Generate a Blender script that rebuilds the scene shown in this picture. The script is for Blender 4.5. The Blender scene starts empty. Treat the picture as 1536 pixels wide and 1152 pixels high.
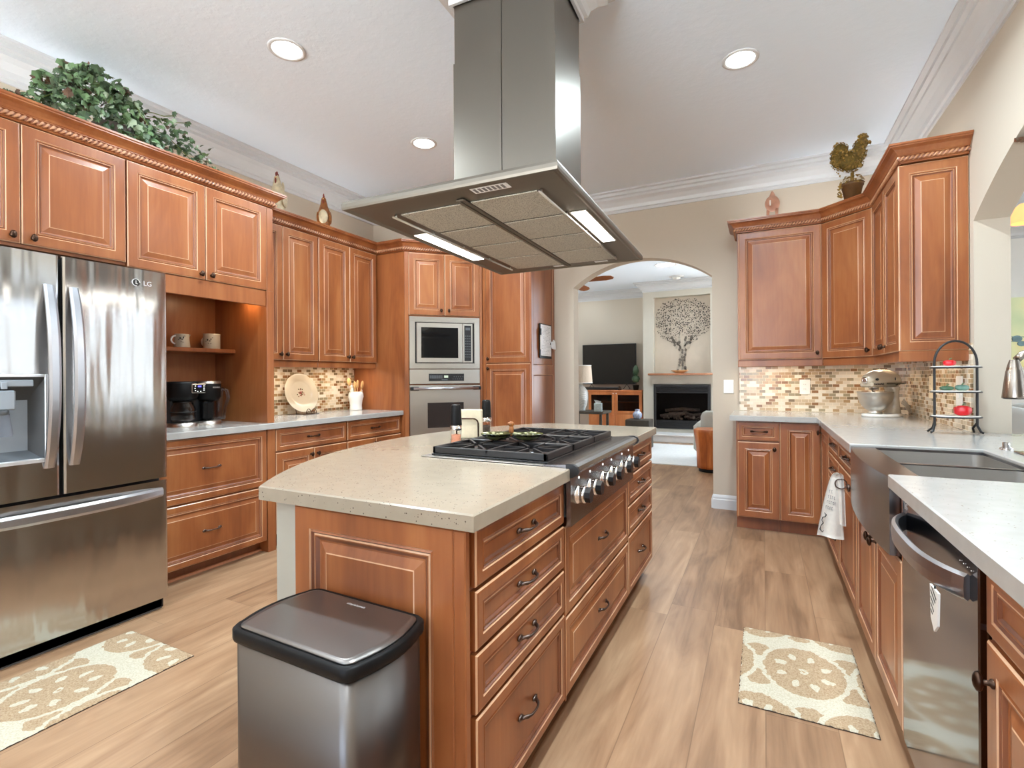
import bpy, math, random
from mathutils import Vector, Matrix
random.seed(7)
PI = math.pi
C = bpy.context.scene.collection
sc = bpy.context.scene

# ------------------------------------------------------------------ camera
FPX, YAW, ROLL, H = 753.0, math.radians(26.62), math.radians(-0.365), 1.23
cam_d = bpy.data.cameras.new('camera')
cam = bpy.data.objects.new('camera', cam_d)
C.objects.link(cam)
F0 = Vector((-math.sin(YAW), math.cos(YAW), 0)); R0 = Vector((math.cos(YAW), math.sin(YAW), 0)); U0 = Vector((0, 0, 1))
CR = R0 * math.cos(ROLL) + U0 * math.sin(ROLL)
CU = -R0 * math.sin(ROLL) + U0 * math.cos(ROLL)
m = Matrix.Identity(4)
for i in range(3):
    m[i][0] = CR[i]; m[i][1] = CU[i]; m[i][2] = -F0[i]
m[2][3] = H
cam.matrix_world = m
cam_d.sensor_width = 36.0
cam_d.lens = FPX * 36.0 / 1536.0
cam_d.shift_y = (565.7 - 576.0) / 1536.0
cam_d.clip_start = 0.02
sc.camera = cam

# ------------------------------------------------------------------ world, exposure
sc.view_settings.view_transform = 'Standard'
sc.view_settings.look = 'None'
sc.view_settings.gamma = 1.0
sc.view_settings.use_curve_mapping = False
sc.view_settings.exposure = 0.46
sc.cycles.use_denoising = True
sc.cycles.max_bounces = 10
sc.cycles.diffuse_bounces = 7
sc.cycles.glossy_bounces = 4
sc.cycles.transmission_bounces = 6
sc.cycles.sample_clamp_indirect = 6.0
sc.cycles.caustics_reflective = False
sc.cycles.caustics_refractive = False
w = bpy.data.worlds.new('world'); sc.world = w; w.use_nodes = True
wn = w.node_tree.nodes; wl = w.node_tree.links
bg = wn['Background']; bg.inputs['Strength'].default_value = 20.0
# dim pale sky above; bright lower half added to light the ceiling through windows
wt = wn.new('ShaderNodeTexCoord'); wsx = wn.new('ShaderNodeSeparateXYZ'); wr_ = wn.new('ShaderNodeValToRGB')
wm = wn.new('ShaderNodeMapRange'); wm.inputs['From Min'].default_value = -1; wm.inputs['From Max'].default_value = 1
wl.new(wt.outputs['Generated'], wsx.inputs[0]); wl.new(wsx.outputs['Z'], wm.inputs['Value']); wl.new(wm.outputs[0], wr_.inputs['Fac'])
wr_.color_ramp.elements[0].position = .44; wr_.color_ramp.elements[0].color = (0.93, 0.98, 1.0, 1)
wr_.color_ramp.elements[1].position = .52; wr_.color_ramp.elements[1].color = (0.13, 0.165, 0.215, 1)
wl.new(wr_.outputs['Color'], bg.inputs['Color'])

CAN_W, UC_W, UP_W = 28.0, 1.1, 1.3

# ------------------------------------------------------------------ materials
def srgb(r, g, b):
    f = lambda c: ((c / 255.0) / 12.92) if c / 255.0 <= 0.04045 else (((c / 255.0) + 0.055) / 1.055) ** 2.4
    return (f(r), f(g), f(b), 1.0)
MATS = {}
def base(name, rough=0.5, metal=0.0, color=None):
    mt = bpy.data.materials.new(name); mt.use_nodes = True
    nt = mt.node_tree; b = nt.nodes['Principled BSDF']
    b.inputs['Roughness'].default_value = rough; b.inputs['Metallic'].default_value = metal
    if color: b.inputs['Base Color'].default_value = color
    MATS[name] = mt
    return mt, nt, b
def N(nt, t, **k):
    n = nt.nodes.new(t)
    for a, v in k.items():
        if a.startswith('i_'): n.inputs[a[2:].replace('_', ' ')].default_value = v
        else: setattr(n, a, v)
    return n
def L(nt, a, b): nt.links.new(a, b)
def coords(nt, scale=(1, 1, 1), kind='Object'):
    t = N(nt, 'ShaderNodeTexCoord'); mp = N(nt, 'ShaderNodeMapping'); mp.inputs['Scale'].default_value = scale
    L(nt, t.outputs[kind], mp.inputs['Vector']); return mp.outputs['Vector']
def ramp(nt, fac, stops):
    r = N(nt, 'ShaderNodeValToRGB')
    e = r.color_ramp.elements
    while len(e) < len(stops): e.new(0.5)
    for i, (p, c) in enumerate(stops):
        e[i].position = p; e[i].color = c
    L(nt, fac, r.inputs['Fac']); return r.outputs['Color']
def bump(nt, b, h, strength=0.2, dist=0.002):
    n = N(nt, 'ShaderNodeBump'); n.inputs['Strength'].default_value = strength; n.inputs['Distance'].default_value = dist
    L(nt, h, n.inputs['Height']); L(nt, n.outputs['Normal'], b.inputs['Normal'])
def flat(name, c, rough=0.5, metal=0.0, noise=0.06, ns=8.0):
    mt, nt, b = base(name, rough, metal, c)
    v = coords(nt, (ns, ns, ns)); n = N(nt, 'ShaderNodeTexNoise'); n.inputs['Scale'].default_value = 1.0; n.inputs['Detail'].default_value = 3
    L(nt, v, n.inputs['Vector'])
    lo = tuple(x * (1 - noise) for x in c[:3]) + (1,); hi = tuple(min(1, x * (1 + noise)) for x in c[:3]) + (1,)
    L(nt, ramp(nt, n.outputs['Fac'], [(0.3, lo), (0.7, hi)]), b.inputs['Base Color'])
    return mt

def wood_mat(name, dark, mid, light, rough=0.34, gs=(2.2, 2.2, 0.55), coat=0.25):
    mt, nt, b = base(name, rough)
    v = coords(nt, gs)
    n = N(nt, 'ShaderNodeTexNoise'); n.inputs['Scale'].default_value = 2.2; n.inputs['Detail'].default_value = 4; n.inputs['Distortion'].default_value = 0.6
    L(nt, v, n.inputs['Vector'])
    v2 = coords(nt, (60, 60, 4)); n2 = N(nt, 'ShaderNodeTexNoise'); n2.inputs['Scale'].default_value = 1.0; n2.inputs['Detail'].default_value = 3
    L(nt, v2, n2.inputs['Vector'])
    mx = N(nt, 'ShaderNodeMath', operation='MULTIPLY_ADD'); mx.inputs[1].default_value = 0.22
    L(nt, n2.outputs['Fac'], mx.inputs[0]); L(nt, n.outputs['Fac'], mx.inputs[2])
    L(nt, ramp(nt, mx.outputs[0], [(0.38, dark), (0.6, mid), (0.82, light)]), b.inputs['Base Color'])
    b.inputs['Coat Weight'].default_value = coat; b.inputs['Coat Roughness'].default_value = 0.22
    return mt
wood_mat('maple', srgb(120, 65, 34), srgb(146, 84, 45), srgb(165, 104, 60))
wood_mat('maple_dark', srgb(112, 62, 34), srgb(134, 76, 44), srgb(150, 90, 54))
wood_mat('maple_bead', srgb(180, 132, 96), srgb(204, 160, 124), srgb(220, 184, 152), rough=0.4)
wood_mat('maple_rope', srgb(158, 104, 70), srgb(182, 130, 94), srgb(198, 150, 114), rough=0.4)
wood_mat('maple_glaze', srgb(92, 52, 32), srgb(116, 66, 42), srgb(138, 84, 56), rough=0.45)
wood_mat('oak_orange', srgb(166, 92, 46), srgb(190, 112, 60), srgb(208, 134, 80), rough=0.4)
wood_mat('stump_wood', srgb(140, 66, 22), srgb(184, 98, 40), srgb(210, 130, 66), rough=0.4, gs=(5, 5, 0.8))
wood_mat('mantel_wood', srgb(140, 84, 52), srgb(170, 110, 74), srgb(196, 140, 104), rough=0.5, gs=(1, 6, 6))
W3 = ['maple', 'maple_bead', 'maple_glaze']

def steel(name, c, rough, sx=(1, 1, 1), var=0.10, bstr=0.02):
    mt, nt, b = base(name, rough, 1.0, c)
    v = coords(nt, sx); n = N(nt, 'ShaderNodeTexNoise'); n.inputs['Scale'].default_value = 1.0; n.inputs['Detail'].default_value = 4
    L(nt, v, n.inputs['Vector'])
    mr = N(nt, 'ShaderNodeMapRange'); mr.inputs['To Min'].default_value = rough - var * 0.5; mr.inputs['To Max'].default_value = rough + var * 0.5
    L(nt, n.outputs['Fac'], mr.inputs['Value']); L(nt, mr.outputs[0], b.inputs['Roughness'])
    bump(nt, b, n.outputs['Fac'], bstr, 0.001)
    return mt
def steel_wavy(name, c, rough):
    mt, nt, b = base(name, rough, 1.0, c)
    v = coords(nt, (5.5, 5.5, 0.5)); n = N(nt, 'ShaderNodeTexNoise'); n.inputs['Scale'].default_value = 1.0; n.inputs['Detail'].default_value = 2.5
    L(nt, v, n.inputs['Vector'])
    v2 = coords(nt, (30, 30, 900)); n2 = N(nt, 'ShaderNodeTexNoise'); n2.inputs['Scale'].default_value = 1.0
    L(nt, v2, n2.inputs['Vector'])
    mr = N(nt, 'ShaderNodeMapRange'); mr.inputs['To Min'].default_value = rough - .05; mr.inputs['To Max'].default_value = rough + .05
    L(nt, n2.outputs['Fac'], mr.inputs['Value']); L(nt, mr.outputs[0], b.inputs['Roughness'])
    bump(nt, b, n.outputs['Fac'], 0.55, 0.05)
    b.inputs['Anisotropic'].default_value = 0.5
    return mt
steel_wavy('fridge_steel', srgb(196, 194, 192), 0.17)
steel('steel', srgb(204, 199, 191), 0.30, (6, 6, 200), var=.06, bstr=.003)
steel('steel_sink', srgb(176, 170, 162), 0.5, (40, 40, 40), var=.05, bstr=.003)
steel('steel_lid', srgb(136, 130, 126), 0.34, (6, 6, 200), var=.06, bstr=.003)
steel('steel_duct', srgb(122, 116, 107), 0.30, (8, 8, .6), var=.05, bstr=.02)
steel('steel_trash', srgb(112, 106, 102), 0.36, (6, 6, 200), var=.06, bstr=.003)
steel('steel_hood', srgb(124, 117, 107), 0.46, (10, 10, 2), var=.04, bstr=0.004)
steel('steel_dark', srgb(134, 130, 130), 0.24, (200, 200, 8))
steel('steel_dw', srgb(132, 137, 146), 0.11, (8, 8, 300), var=0.05, bstr=0.004)
steel('steel_handle', srgb(184, 185, 190), 0.32, (300, 300, 20))
steel('chrome', srgb(225, 222, 220), 0.08, (10, 10, 10), var=0.04, bstr=0.0)
steel('bronze', srgb(70, 52, 42), 0.34, (90, 90, 90), bstr=0.1)
steel('pewter', srgb(108, 92, 84), 0.30, (90, 90, 90), bstr=0.1)
steel('nickel', srgb(158, 148, 138), 0.25, (40, 40, 200))
# perforated filter mesh
mt, nt, b = base('filter_mesh', 0.5, 0.45, srgb(158, 154, 142))
v = coords(nt, (240, 240, 240)); vo = N(nt, 'ShaderNodeTexVoronoi'); vo.inputs['Scale'].default_value = 1.0; L(nt, v, vo.inputs['Vector'])
L(nt, ramp(nt, vo.outputs['Distance'], [(0.15, srgb(104, 100, 90)), (0.5, srgb(196, 192, 180))]), b.inputs['Base Color'])
bump(nt, b, vo.outputs['Distance'], 0.3, 0.002)

flat('black_plastic', srgb(24, 24, 26), 0.35, noise=.1)
flat('black_satin', srgb(20, 19, 19), 0.42, noise=.1).node_tree.nodes['Principled BSDF'].inputs['Specular IOR Level'].default_value = .18
flat('black_iron', srgb(27, 24, 24), 0.42, noise=.15, ns=60)
flat('black_enamel', srgb(22, 20, 20), 0.3, noise=.2, ns=20)
flat('dark_case', srgb(70, 70, 70), 0.5)
flat('glass_black', srgb(14, 14, 15), 0.06)
flat('oven_glass', srgb(48, 42, 40), 0.10)
flat('grey_plastic', srgb(92, 96, 100), 0.35)
flat('grey_plastic_light', srgb(140, 146, 152), 0.3)
flat('white_plastic', srgb(236, 234, 228), 0.35, noise=.02)
flat('almond_plastic', srgb(226, 208, 176), 0.4, noise=.02)
flat('ceramic_white', srgb(232, 228, 220), 0.15, noise=.02)
flat('ceramic_cream', srgb(192, 178, 156), 0.16, noise=.03)
flat('ceramic_red', srgb(196, 26, 34), 0.12, noise=.1)
flat('ceramic_green', srgb(52, 84, 58), 0.2, noise=.3, ns=30)
flat('ceramic_teal', srgb(96, 134, 120), 0.2, noise=.3, ns=30)
flat('ink', srgb(40, 38, 36), 0.6)
flat('ink_grey', srgb(120, 118, 122), 0.6)
flat('ink_red', srgb(140, 44, 40), 0.5)
flat('logo_silver', srgb(225, 225, 225), 0.3, 0.6)
flat('spoon_wood', srgb(222, 178, 120), 0.5, noise=.12, ns=40)
flat('paper', srgb(238, 238, 240), 0.7, noise=.02)
flat('napkin', srgb(232, 222, 196), 0.8, noise=.05, ns=60)
flat('knee_paint', srgb(166, 161, 147), 0.6, noise=.015)
flat('drywall_white', srgb(196, 190, 176), 0.6, noise=.015)
flat('trim_white', srgb(206, 207, 208), 0.4, noise=.01)
flat('terracotta', srgb(196, 146, 122), 0.7, noise=.15, ns=20)
flat('rooster_cream', srgb(206, 192, 160), 0.5, noise=.2, ns=30)
flat('rooster_brown', srgb(140, 84, 36), 0.4, noise=.4, ns=40)
flat('rooster_red', srgb(128, 40, 24), 0.5, noise=.2)
flat('pot_brown', srgb(96, 66, 34), 0.6, noise=.25, ns=20)
flat('moss', srgb(96, 76, 20), 0.8, noise=.4, ns=60)
flat('topiary_leaf', srgb(128, 98, 34), 0.55, noise=.5, ns=40)
flat('leaf_dark', srgb(66, 88, 58), 0.45, noise=.4, ns=18)
flat('leaf_mid', srgb(98, 126, 86), 0.45, noise=.35, ns=18)
flat('leaf_pale', srgb(150, 168, 140), 0.45, noise=.25, ns=18)
flat('leaf_brown', srgb(88, 62, 44), 0.5, noise=.3, ns=18)
flat('vine', srgb(110, 130, 60), 0.6, noise=.3)
flat('grey_pot', srgb(128, 118, 112), 0.6, noise=.2)
flat('shade_fabric', srgb(214, 196, 176), 0.8, noise=.06, ns=70)
flat('chair_grey', srgb(188, 186, 176), 0.8, noise=.04)
flat('chair_pale', srgb(206, 210, 208), 0.7, noise=.03)
flat('chair_wood', srgb(150, 110, 84), 0.5)
flat('firebox', srgb(28, 25, 24), 0.4, noise=.2)
flat('log_grey', srgb(190, 182, 174), 0.9, noise=.35, ns=20)
flat('hearth_white', srgb(226, 226, 226), 0.4, noise=.04)
flat('dark_table', srgb(66, 58, 48), 0.4, noise=.2)
flat('tissue_box', srgb(186, 198, 198), 0.6, noise=.12, ns=30)
flat('porcelain_blue', srgb(170, 178, 200), 0.25, noise=.3, ns=40)
flat('glass_jug', srgb(120, 108, 90), 0.15, noise=.2)
flat('pink_salt', srgb(226, 150, 116), 0.7, noise=.3, ns=300)
flat('pepper_corn', srgb(60, 48, 38), 0.7, noise=.5, ns=300)
flat('leaf_dish', srgb(84, 84, 50), 0.2, noise=.3, ns=30)
flat('leaf_dish_in', srgb(176, 176, 136), 0.2, noise=.2, ns=50)
flat('dark_tray', srgb(84, 74, 56), 0.4, noise=.2)
flat('fan_blade', srgb(134, 74, 32), 0.45, noise=.1)
flat('towel_cloth', srgb(218, 212, 202), 0.9, noise=.04, ns=80)
flat('leather_grey', srgb(60, 60, 64), 0.6)
flat('stone_light', srgb(178, 166, 150), 0.6, noise=.2, ns=20)
flat('stone_dark', srgb(108, 98, 88), 0.6, noise=.3, ns=20)
flat('stone_black', srgb(50, 44, 40), 0.6, noise=.3, ns=20)
flat('niche_board', srgb(196, 182, 164), 0.7, noise=.03)
flat('wood_bowl', srgb(190, 138, 90), 0.4, noise=.2, ns=14)

def emis(name, c, s):
    mt, nt, b = base(name, 0.5, 0, c)
    b.inputs['Emission Color'].default_value = c; b.inputs['Emission Strength'].default_value = s
    v = coords(nt, (4, 4, 4)); n = N(nt, 'ShaderNodeTexNoise'); L(nt, v, n.inputs['Vector'])
    L(nt, ramp(nt, n.outputs['Fac'], [(0, tuple(x * .98 for x in c[:3]) + (1,)), (1, c)]), b.inputs['Base Color'])
    return mt
emis('lens', (1, .985, .96, 1), 9.0)
emis('lens_hood', (1, .98, .93, 1), 6.0)
emis('lens_warm', (1, .8, .5, 1), 2.0)
emis('amber_glow', srgb(255, 186, 120), 0.85)
emis('led_blue', srgb(90, 90, 240), 1.5)
emis('led_white', (1, 1, 1, 1), 1.2)
emis('display_dim', srgb(180, 190, 170), 0.4)

def glass(name, c=(1, 1, 1, 1), rough=0.02, refl=0.10):
    mt, nt, b = base(name, rough, 0, c); nt.nodes.remove(b)
    tr = N(nt, 'ShaderNodeBsdfTransparent'); gl = N(nt, 'ShaderNodeBsdfGlossy'); gl.inputs['Roughness'].default_value = rough; mx = N(nt, 'ShaderNodeMixShader')
    tr.inputs['Color'].default_value = c; fz_ = N(nt, 'ShaderNodeLayerWeight'); fz_.inputs['Blend'].default_value = refl * 2; L(nt, fz_.outputs['Facing'], mx.inputs[0])
    L(nt, tr.outputs[0], mx.inputs[1]); L(nt, gl.outputs[0], mx.inputs[2]); L(nt, mx.outputs[0], nt.nodes['Material Output'].inputs['Surface']); return mt
def solid_glass(name, c=(1, 1, 1, 1), rough=0.02, alpha=None):
    mt, nt, b = base(name, rough, 0, c)
    b.inputs['Transmission Weight'].default_value = 1.0; b.inputs['IOR'].default_value = 1.3
    return mt
glass('clear_glass'); glass('acrylic', (0.78, 0.78, 0.82, 1), 0.10, .22)
glass('smoke_glass', (0.62, 0.58, 0.56, 1), 0.05)

# walls / ceiling paint
def paint(name, c, bs, bd, scale):
    mt, nt, b = base(name, 0.75, 0, c)
    v = coords(nt, (scale,) * 3); n = N(nt, 'ShaderNodeTexNoise'); n.inputs['Scale'].default_value = 1; n.inputs['Detail'].default_value = 5; n.inputs['Roughness'].default_value = .6
    L(nt, v, n.inputs['Vector'])
    r = ramp(nt, n.outputs['Fac'], [(0.45, (0, 0, 0, 1)), (0.62, (1, 1, 1, 1))])
    bump(nt, b, r, bs, bd); b.inputs['Specular IOR Level'].default_value = .25
    return mt
paint('wall_paint', srgb(196, 184, 167), 0.05, 0.002, 40)
paint('wall_paint_light', srgb(204, 194, 178), 0.05, 0.002, 40)
paint('wall_bright', srgb(232, 230, 224), 0.05, 0.002, 40)
paint('ceiling_paint', srgb(230, 241, 252), 0.16, 0.004, 16)

# floor planks
mt, nt, b = base('plank_floor', 0.36)
t = N(nt, 'ShaderNodeTexCoord'); sp = N(nt, 'ShaderNodeSeparateXYZ'); L(nt, t.outputs['Object'], sp.inputs[0])
def mth(op, a, bb=None, c=None):
    n = N(nt, 'ShaderNodeMath', operation=op)
    for i, x in enumerate((a, bb, c)):
        if x is None: continue
        if isinstance(x, (int, float)): n.inputs[i].default_value = x
        else: L(nt, x, n.inputs[i])
    return n.outputs[0]
def wnoise(vec):
    n = N(nt, 'ShaderNodeTexWhiteNoise', noise_dimensions='2D'); L(nt, vec, n.inputs['Vector']); return n
def comb(x, y, z=0.0):
    n = N(nt, 'ShaderNodeCombineXYZ')
    for i, a in enumerate((x, y, z)):
        if isinstance(a, (int, float)): n.inputs[i].default_value = a
        else: L(nt, a, n.inputs[i])
    return n.outputs[0]
PWID, PLEN = 0.225, 1.50
xs = mth('DIVIDE', sp.outputs[0], PWID); ix = mth('FLOOR', xs); fx = mth('FRACT', xs)
rw = wnoise(comb(ix, 3.3)); ys = mth('ADD', mth('DIVIDE', sp.outputs[1], PLEN), mth('MULTIPLY', rw.outputs['Value'], 5.0)); iy = mth('FLOOR', ys); fy = mth('FRACT', ys)
pr = wnoise(comb(ix, iy))
off = mth('MULTIPLY', pr.outputs['Value'], 17.0)
gv = comb(mth('MULTIPLY', sp.outputs[0], 9.0), mth('ADD', mth('MULTIPLY', sp.outputs[1], 1.5), off), off)
g = N(nt, 'ShaderNodeTexNoise'); g.inputs['Scale'].default_value = 1.0; g.inputs['Detail'].default_value = 5; g.inputs['Distortion'].default_value = 1.2; L(nt, gv, g.inputs['Vector'])
gv2 = comb(mth('MULTIPLY', sp.outputs[0], 70.0), mth('ADD', mth('MULTIPLY', sp.outputs[1], 3.0), off), off)
g2 = N(nt, 'ShaderNodeTexNoise'); g2.inputs['Scale'].default_value = 1.0; g2.inputs['Detail'].default_value = 3; L(nt, gv2, g2.inputs['Vector'])
tone = mth('ADD', mth('ADD', mth('MULTIPLY', g.outputs['Fac'], 0.75), mth('MULTIPLY', g2.outputs['Fac'], 0.22)), mth('MULTIPLY', pr.outputs['Value'], 0.22))
col = ramp(nt, tone, [(0.34, srgb(116, 86, 62)), (0.52, srgb(148, 113, 84)), (0.68, srgb(165, 130, 99)), (0.85, srgb(184, 151, 118))])
ed = mth('MAXIMUM', mth('LESS_THAN', mth('MINIMUM', fx, mth('SUBTRACT', 1.0, fx)), 0.008), mth('LESS_THAN', fy, 0.0016))
mixn = N(nt, 'ShaderNodeMix', data_type='RGBA'); L(nt, mth('MULTIPLY', ed, 0.55), mixn.inputs[0]); L(nt, col, mixn.inputs[6]); mixn.inputs[7].default_value = srgb(104, 76, 54)
L(nt, mixn.outputs[2], b.inputs['Base Color']); bump(nt, b, g2.outputs['Fac'], 0.06, 0.001)

# mosaic backsplash
mt, nt, b = base('mosaic_tile', 0.22)
t = N(nt, 'ShaderNodeTexCoord'); sp = N(nt, 'ShaderNodeSeparateXYZ'); L(nt, t.outputs['Object'], sp.inputs[0])
u = mth('ADD', sp.outputs[0], sp.outputs[1])
TW, TH = 0.0505, 0.0262
rr = mth('DIVIDE', sp.outputs[2], TH); ir = mth('FLOOR', rr); fr = mth('FRACT', rr)
half = mth('MULTIPLY', mth('MODULO', ir, 2.0), 0.5)
cc = mth('ADD', mth('DIVIDE', u, TW), half); ic = mth('FLOOR', cc); fc = mth('FRACT', cc)
wn1 = wnoise(comb(ic, ir))
tc = N(nt, 'ShaderNodeValToRGB'); tc.color_ramp.interpolation = 'CONSTANT'
st = [(0, srgb(216, 202, 180)), (.22, srgb(198, 176, 146)), (.36, srgb(226, 216, 198)), (.50, srgb(164, 132, 94)), (.62, srgb(138, 98, 64)), (.72, srgb(152, 138, 110)), (.84, srgb(182, 154, 118)), (.92, srgb(126, 106, 80))]
e = tc.color_ramp.elements
while len(e) < len(st): e.new(.5)
for i, (p, c) in enumerate(st): e[i].position = p; e[i].color = c
L(nt, wn1.outputs['Value'], tc.inputs['Fac'])
mo = mth('MAXIMUM', mth('LESS_THAN', fr, 0.10), mth('LESS_THAN', fc, 0.055))
mixn = N(nt, 'ShaderNodeMix', data_type='RGBA'); L(nt, mo, mixn.inputs[0]); L(nt, tc.outputs['Color'], mixn.inputs[6]); mixn.inputs[7].default_value = srgb(232, 216, 190)
L(nt, mixn.outputs[2], b.inputs['Base Color']); bump(nt, b, mth('SUBTRACT', 1.0, mo), 0.4, 0.002)
L(nt, mth('ADD', mth('MULTIPLY', mo, 0.5), 0.15), b.inputs['Roughness'])

# quartz
def quartz(name, c, speck, amount):
    global mt, nt, b
    mt, nt, b = base(name, 0.16, 0, c)
    v = coords(nt, (200, 200, 200)); vo = N(nt, 'ShaderNodeTexVoronoi'); vo.inputs['Scale'].default_value = 1.0; L(nt, v, vo.inputs['Vector'])
    sx = N(nt, 'ShaderNodeSeparateColor'); L(nt, vo.outputs['Color'], sx.inputs[0])
    pick = mth('LESS_THAN', sx.outputs[0], amount); size = mth('LESS_THAN', vo.outputs['Distance'], mth('MULTIPLY_ADD', sx.outputs[1], 0.25, 0.16))
    v2 = coords(nt, (22, 22, 22)); n2 = N(nt, 'ShaderNodeTexNoise'); n2.inputs['Detail'].default_value = 5; n2.inputs['Scale'].default_value = 1; L(nt, v2, n2.inputs['Vector'])
    bc = ramp(nt, n2.outputs['Fac'], [(0.35, tuple(x * .93 for x in c[:3]) + (1,)), (0.65, c)])
    mn = N(nt, 'ShaderNodeMix', data_type='RGBA'); L(nt, mth('MULTIPLY', mth('MULTIPLY', pick, size), 0.85), mn.inputs[0]); L(nt, bc, mn.inputs[6]); mn.inputs[7].default_value = speck
    L(nt, mn.outputs[2], b.inputs['Base Color'])
quartz('quartz', srgb(156, 143, 125), srgb(66, 54, 44), 0.13)
quartz('quartz_white', srgb(174, 171, 166), srgb(128, 108, 88), 0.05)

# rug
def rug_mat(name, cx, cy, s):
    global mt, nt, b
    mt, nt, b = base(name, 0.95)
    t = N(nt, 'ShaderNodeTexCoord'); sp = N(nt, 'ShaderNodeSeparateXYZ'); L(nt, t.outputs['Object'], sp.inputs[0])
    nz = N(nt, 'ShaderNodeTexNoise'); nz.inputs['Scale'].default_value = 38; nz.inputs['Detail'].default_value = 3; L(nt, t.outputs['Object'], nz.inputs['Vector'])
    wob = mth('MULTIPLY', mth('SUBTRACT', nz.outputs['Fac'], 0.5), 0.035)
    X = mth('ADD', mth('SUBTRACT', sp.outputs[0], cx), wob); Y = mth('ADD', mth('SUBTRACT', sp.outputs[1], cy), wob)
    # staggered big medallions
    PX, PY = 0.33 * s, 0.42 * s
    iy = mth('FLOOR', mth('DIVIDE', Y, PY)); sh = mth('MULTIPLY', mth('MODULO', mth('ABSOLUTE', iy), 2.0), 0.5)
    fx = mth('SUBTRACT', mth('FRACT', mth('ADD', mth('DIVIDE', X, PX), sh)), 0.5)
    fy = mth('SUBTRACT', mth('FRACT', mth('DIVIDE', Y, PY)), 0.5)
    dx = mth('MULTIPLY', fx, PX); dy = mth('MULTIPLY', fy, PY * 0.78)
    r = mth('SQRT', mth('ADD', mth('MULTIPLY', dx, dx), mth('MULTIPLY', dy, dy)))
    an = mth('ARCTAN2', dy, dx)
    pet = mth('SUBTRACT', mth('FRACT', mth('MULTIPLY', an, 8 / (2 * PI))), 0.5)
    pa = mth('MULTIPLY', mth('MULTIPLY', pet, r), 2 * PI / 8)
    pr2 = mth('SUBTRACT', r, 0.088 * s)
    petal = mth('LESS_THAN', mth('ADD', mth('POWER', mth('DIVIDE', pa, 0.013 * s), 2.0), mth('POWER', mth('DIVIDE', pr2, 0.021 * s), 2.0)), 1.0)
    ringd = mth('LESS_THAN', mth('ABSOLUTE', mth('SUBTRACT', r, 0.012 * s)), 0.005 * s)
    disc = mth('LESS_THAN', r, 0.146 * s)
    # small blobs between
    gx = mth('SUBTRACT', mth('FRACT', mth('ADD', mth('DIVIDE', X, PX), mth('ADD', sh, 0.5))), 0.5)
    gy = mth('SUBTRACT', mth('FRACT', mth('ADD', mth('DIVIDE', Y, PY), 0.0)), 0.5)
    ex = mth('MULTIPLY', gx, PX); ey = mth('MULTIPLY', mth('SUBTRACT', mth('ABSOLUTE', gy), 0.26), PY)
    r2 = mth('SQRT', mth('ADD', mth('MULTIPLY', ex, ex), mth('MULTIPLY', ey, ey)))
    blob = mth('MULTIPLY', mth('LESS_THAN', r2, 0.056 * s), mth('GREATER_THAN', r, 0.163 * s))
    brown = mth('MAXIMUM', mth('MULTIPLY', disc, mth('SUBTRACT', 1.0, mth('MAXIMUM', petal, ringd))), blob)
    n3 = N(nt, 'ShaderNodeTexNoise'); n3.inputs['Scale'].default_value = 160; L(nt, t.outputs['Object'], n3.inputs['Vector'])
    tan = ramp(nt, n3.outputs['Fac'], [(0.3, srgb(150, 122, 92)), (0.7, srgb(186, 162, 130))])
    cr = ramp(nt, n3.outputs['Fac'], [(0.3, srgb(184, 174, 150)), (0.7, srgb(206, 198, 178))])
    mn = N(nt, 'ShaderNodeMix', data_type='RGBA'); L(nt, brown, mn.inputs[0]); L(nt, cr, mn.inputs[6]); L(nt, tan, mn.inputs[7])
    L(nt, mn.outputs[2], b.inputs['Base Color'])
    bump(nt, b, mth('ADD', mth('MULTIPLY', brown, 1.0), mth('MULTIPLY', n3.outputs['Fac'], 0.6)), 0.8, 0.006)
rug_mat('rug_pattern', 0.125 - .15, 2.37 - .20, 1.0)
rug_mat('rug_pattern_long', -2.50 - .15, 0.95 - .2, 1.0)
flat('rug_edge', srgb(70, 54, 44), 0.9)
flat('living_rug', srgb(226, 226, 224), 0.95, noise=.05, ns=30)

# painting on canvas
mt, nt, b = base('canvas_painting', 0.8)
v = coords(nt, (2.2, 2.2, 2.2)); n = N(nt, 'ShaderNodeTexNoise'); n.inputs['Scale'].default_value = 1; n.inputs['Detail'].default_value = 2; L(nt, v, n.inputs['Vector'])
L(nt, ramp(nt, n.outputs['Fac'], [(0.3, srgb(206, 222, 176)), (0.5, srgb(228, 232, 184)), (0.7, srgb(244, 226, 160))]), b.inputs['Base Color'])
flat('leaf_print', srgb(120, 146, 150), 0.8, noise=.2)
# shade pleats / lamp base pattern
mt, nt, b = base('lamp_pattern', 0.3)
v = coords(nt, (60, 60, 60)); ck = N(nt, 'ShaderNodeTexChecker'); ck.inputs['Scale'].default_value = 1.0; ck.inputs['Color1'].default_value = srgb(222, 220, 214); ck.inputs['Color2'].default_value = srgb(170, 172, 168)
L(nt, v, ck.inputs['Vector']); L(nt, ck.outputs['Color'], b.inputs['Base Color'])

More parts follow.
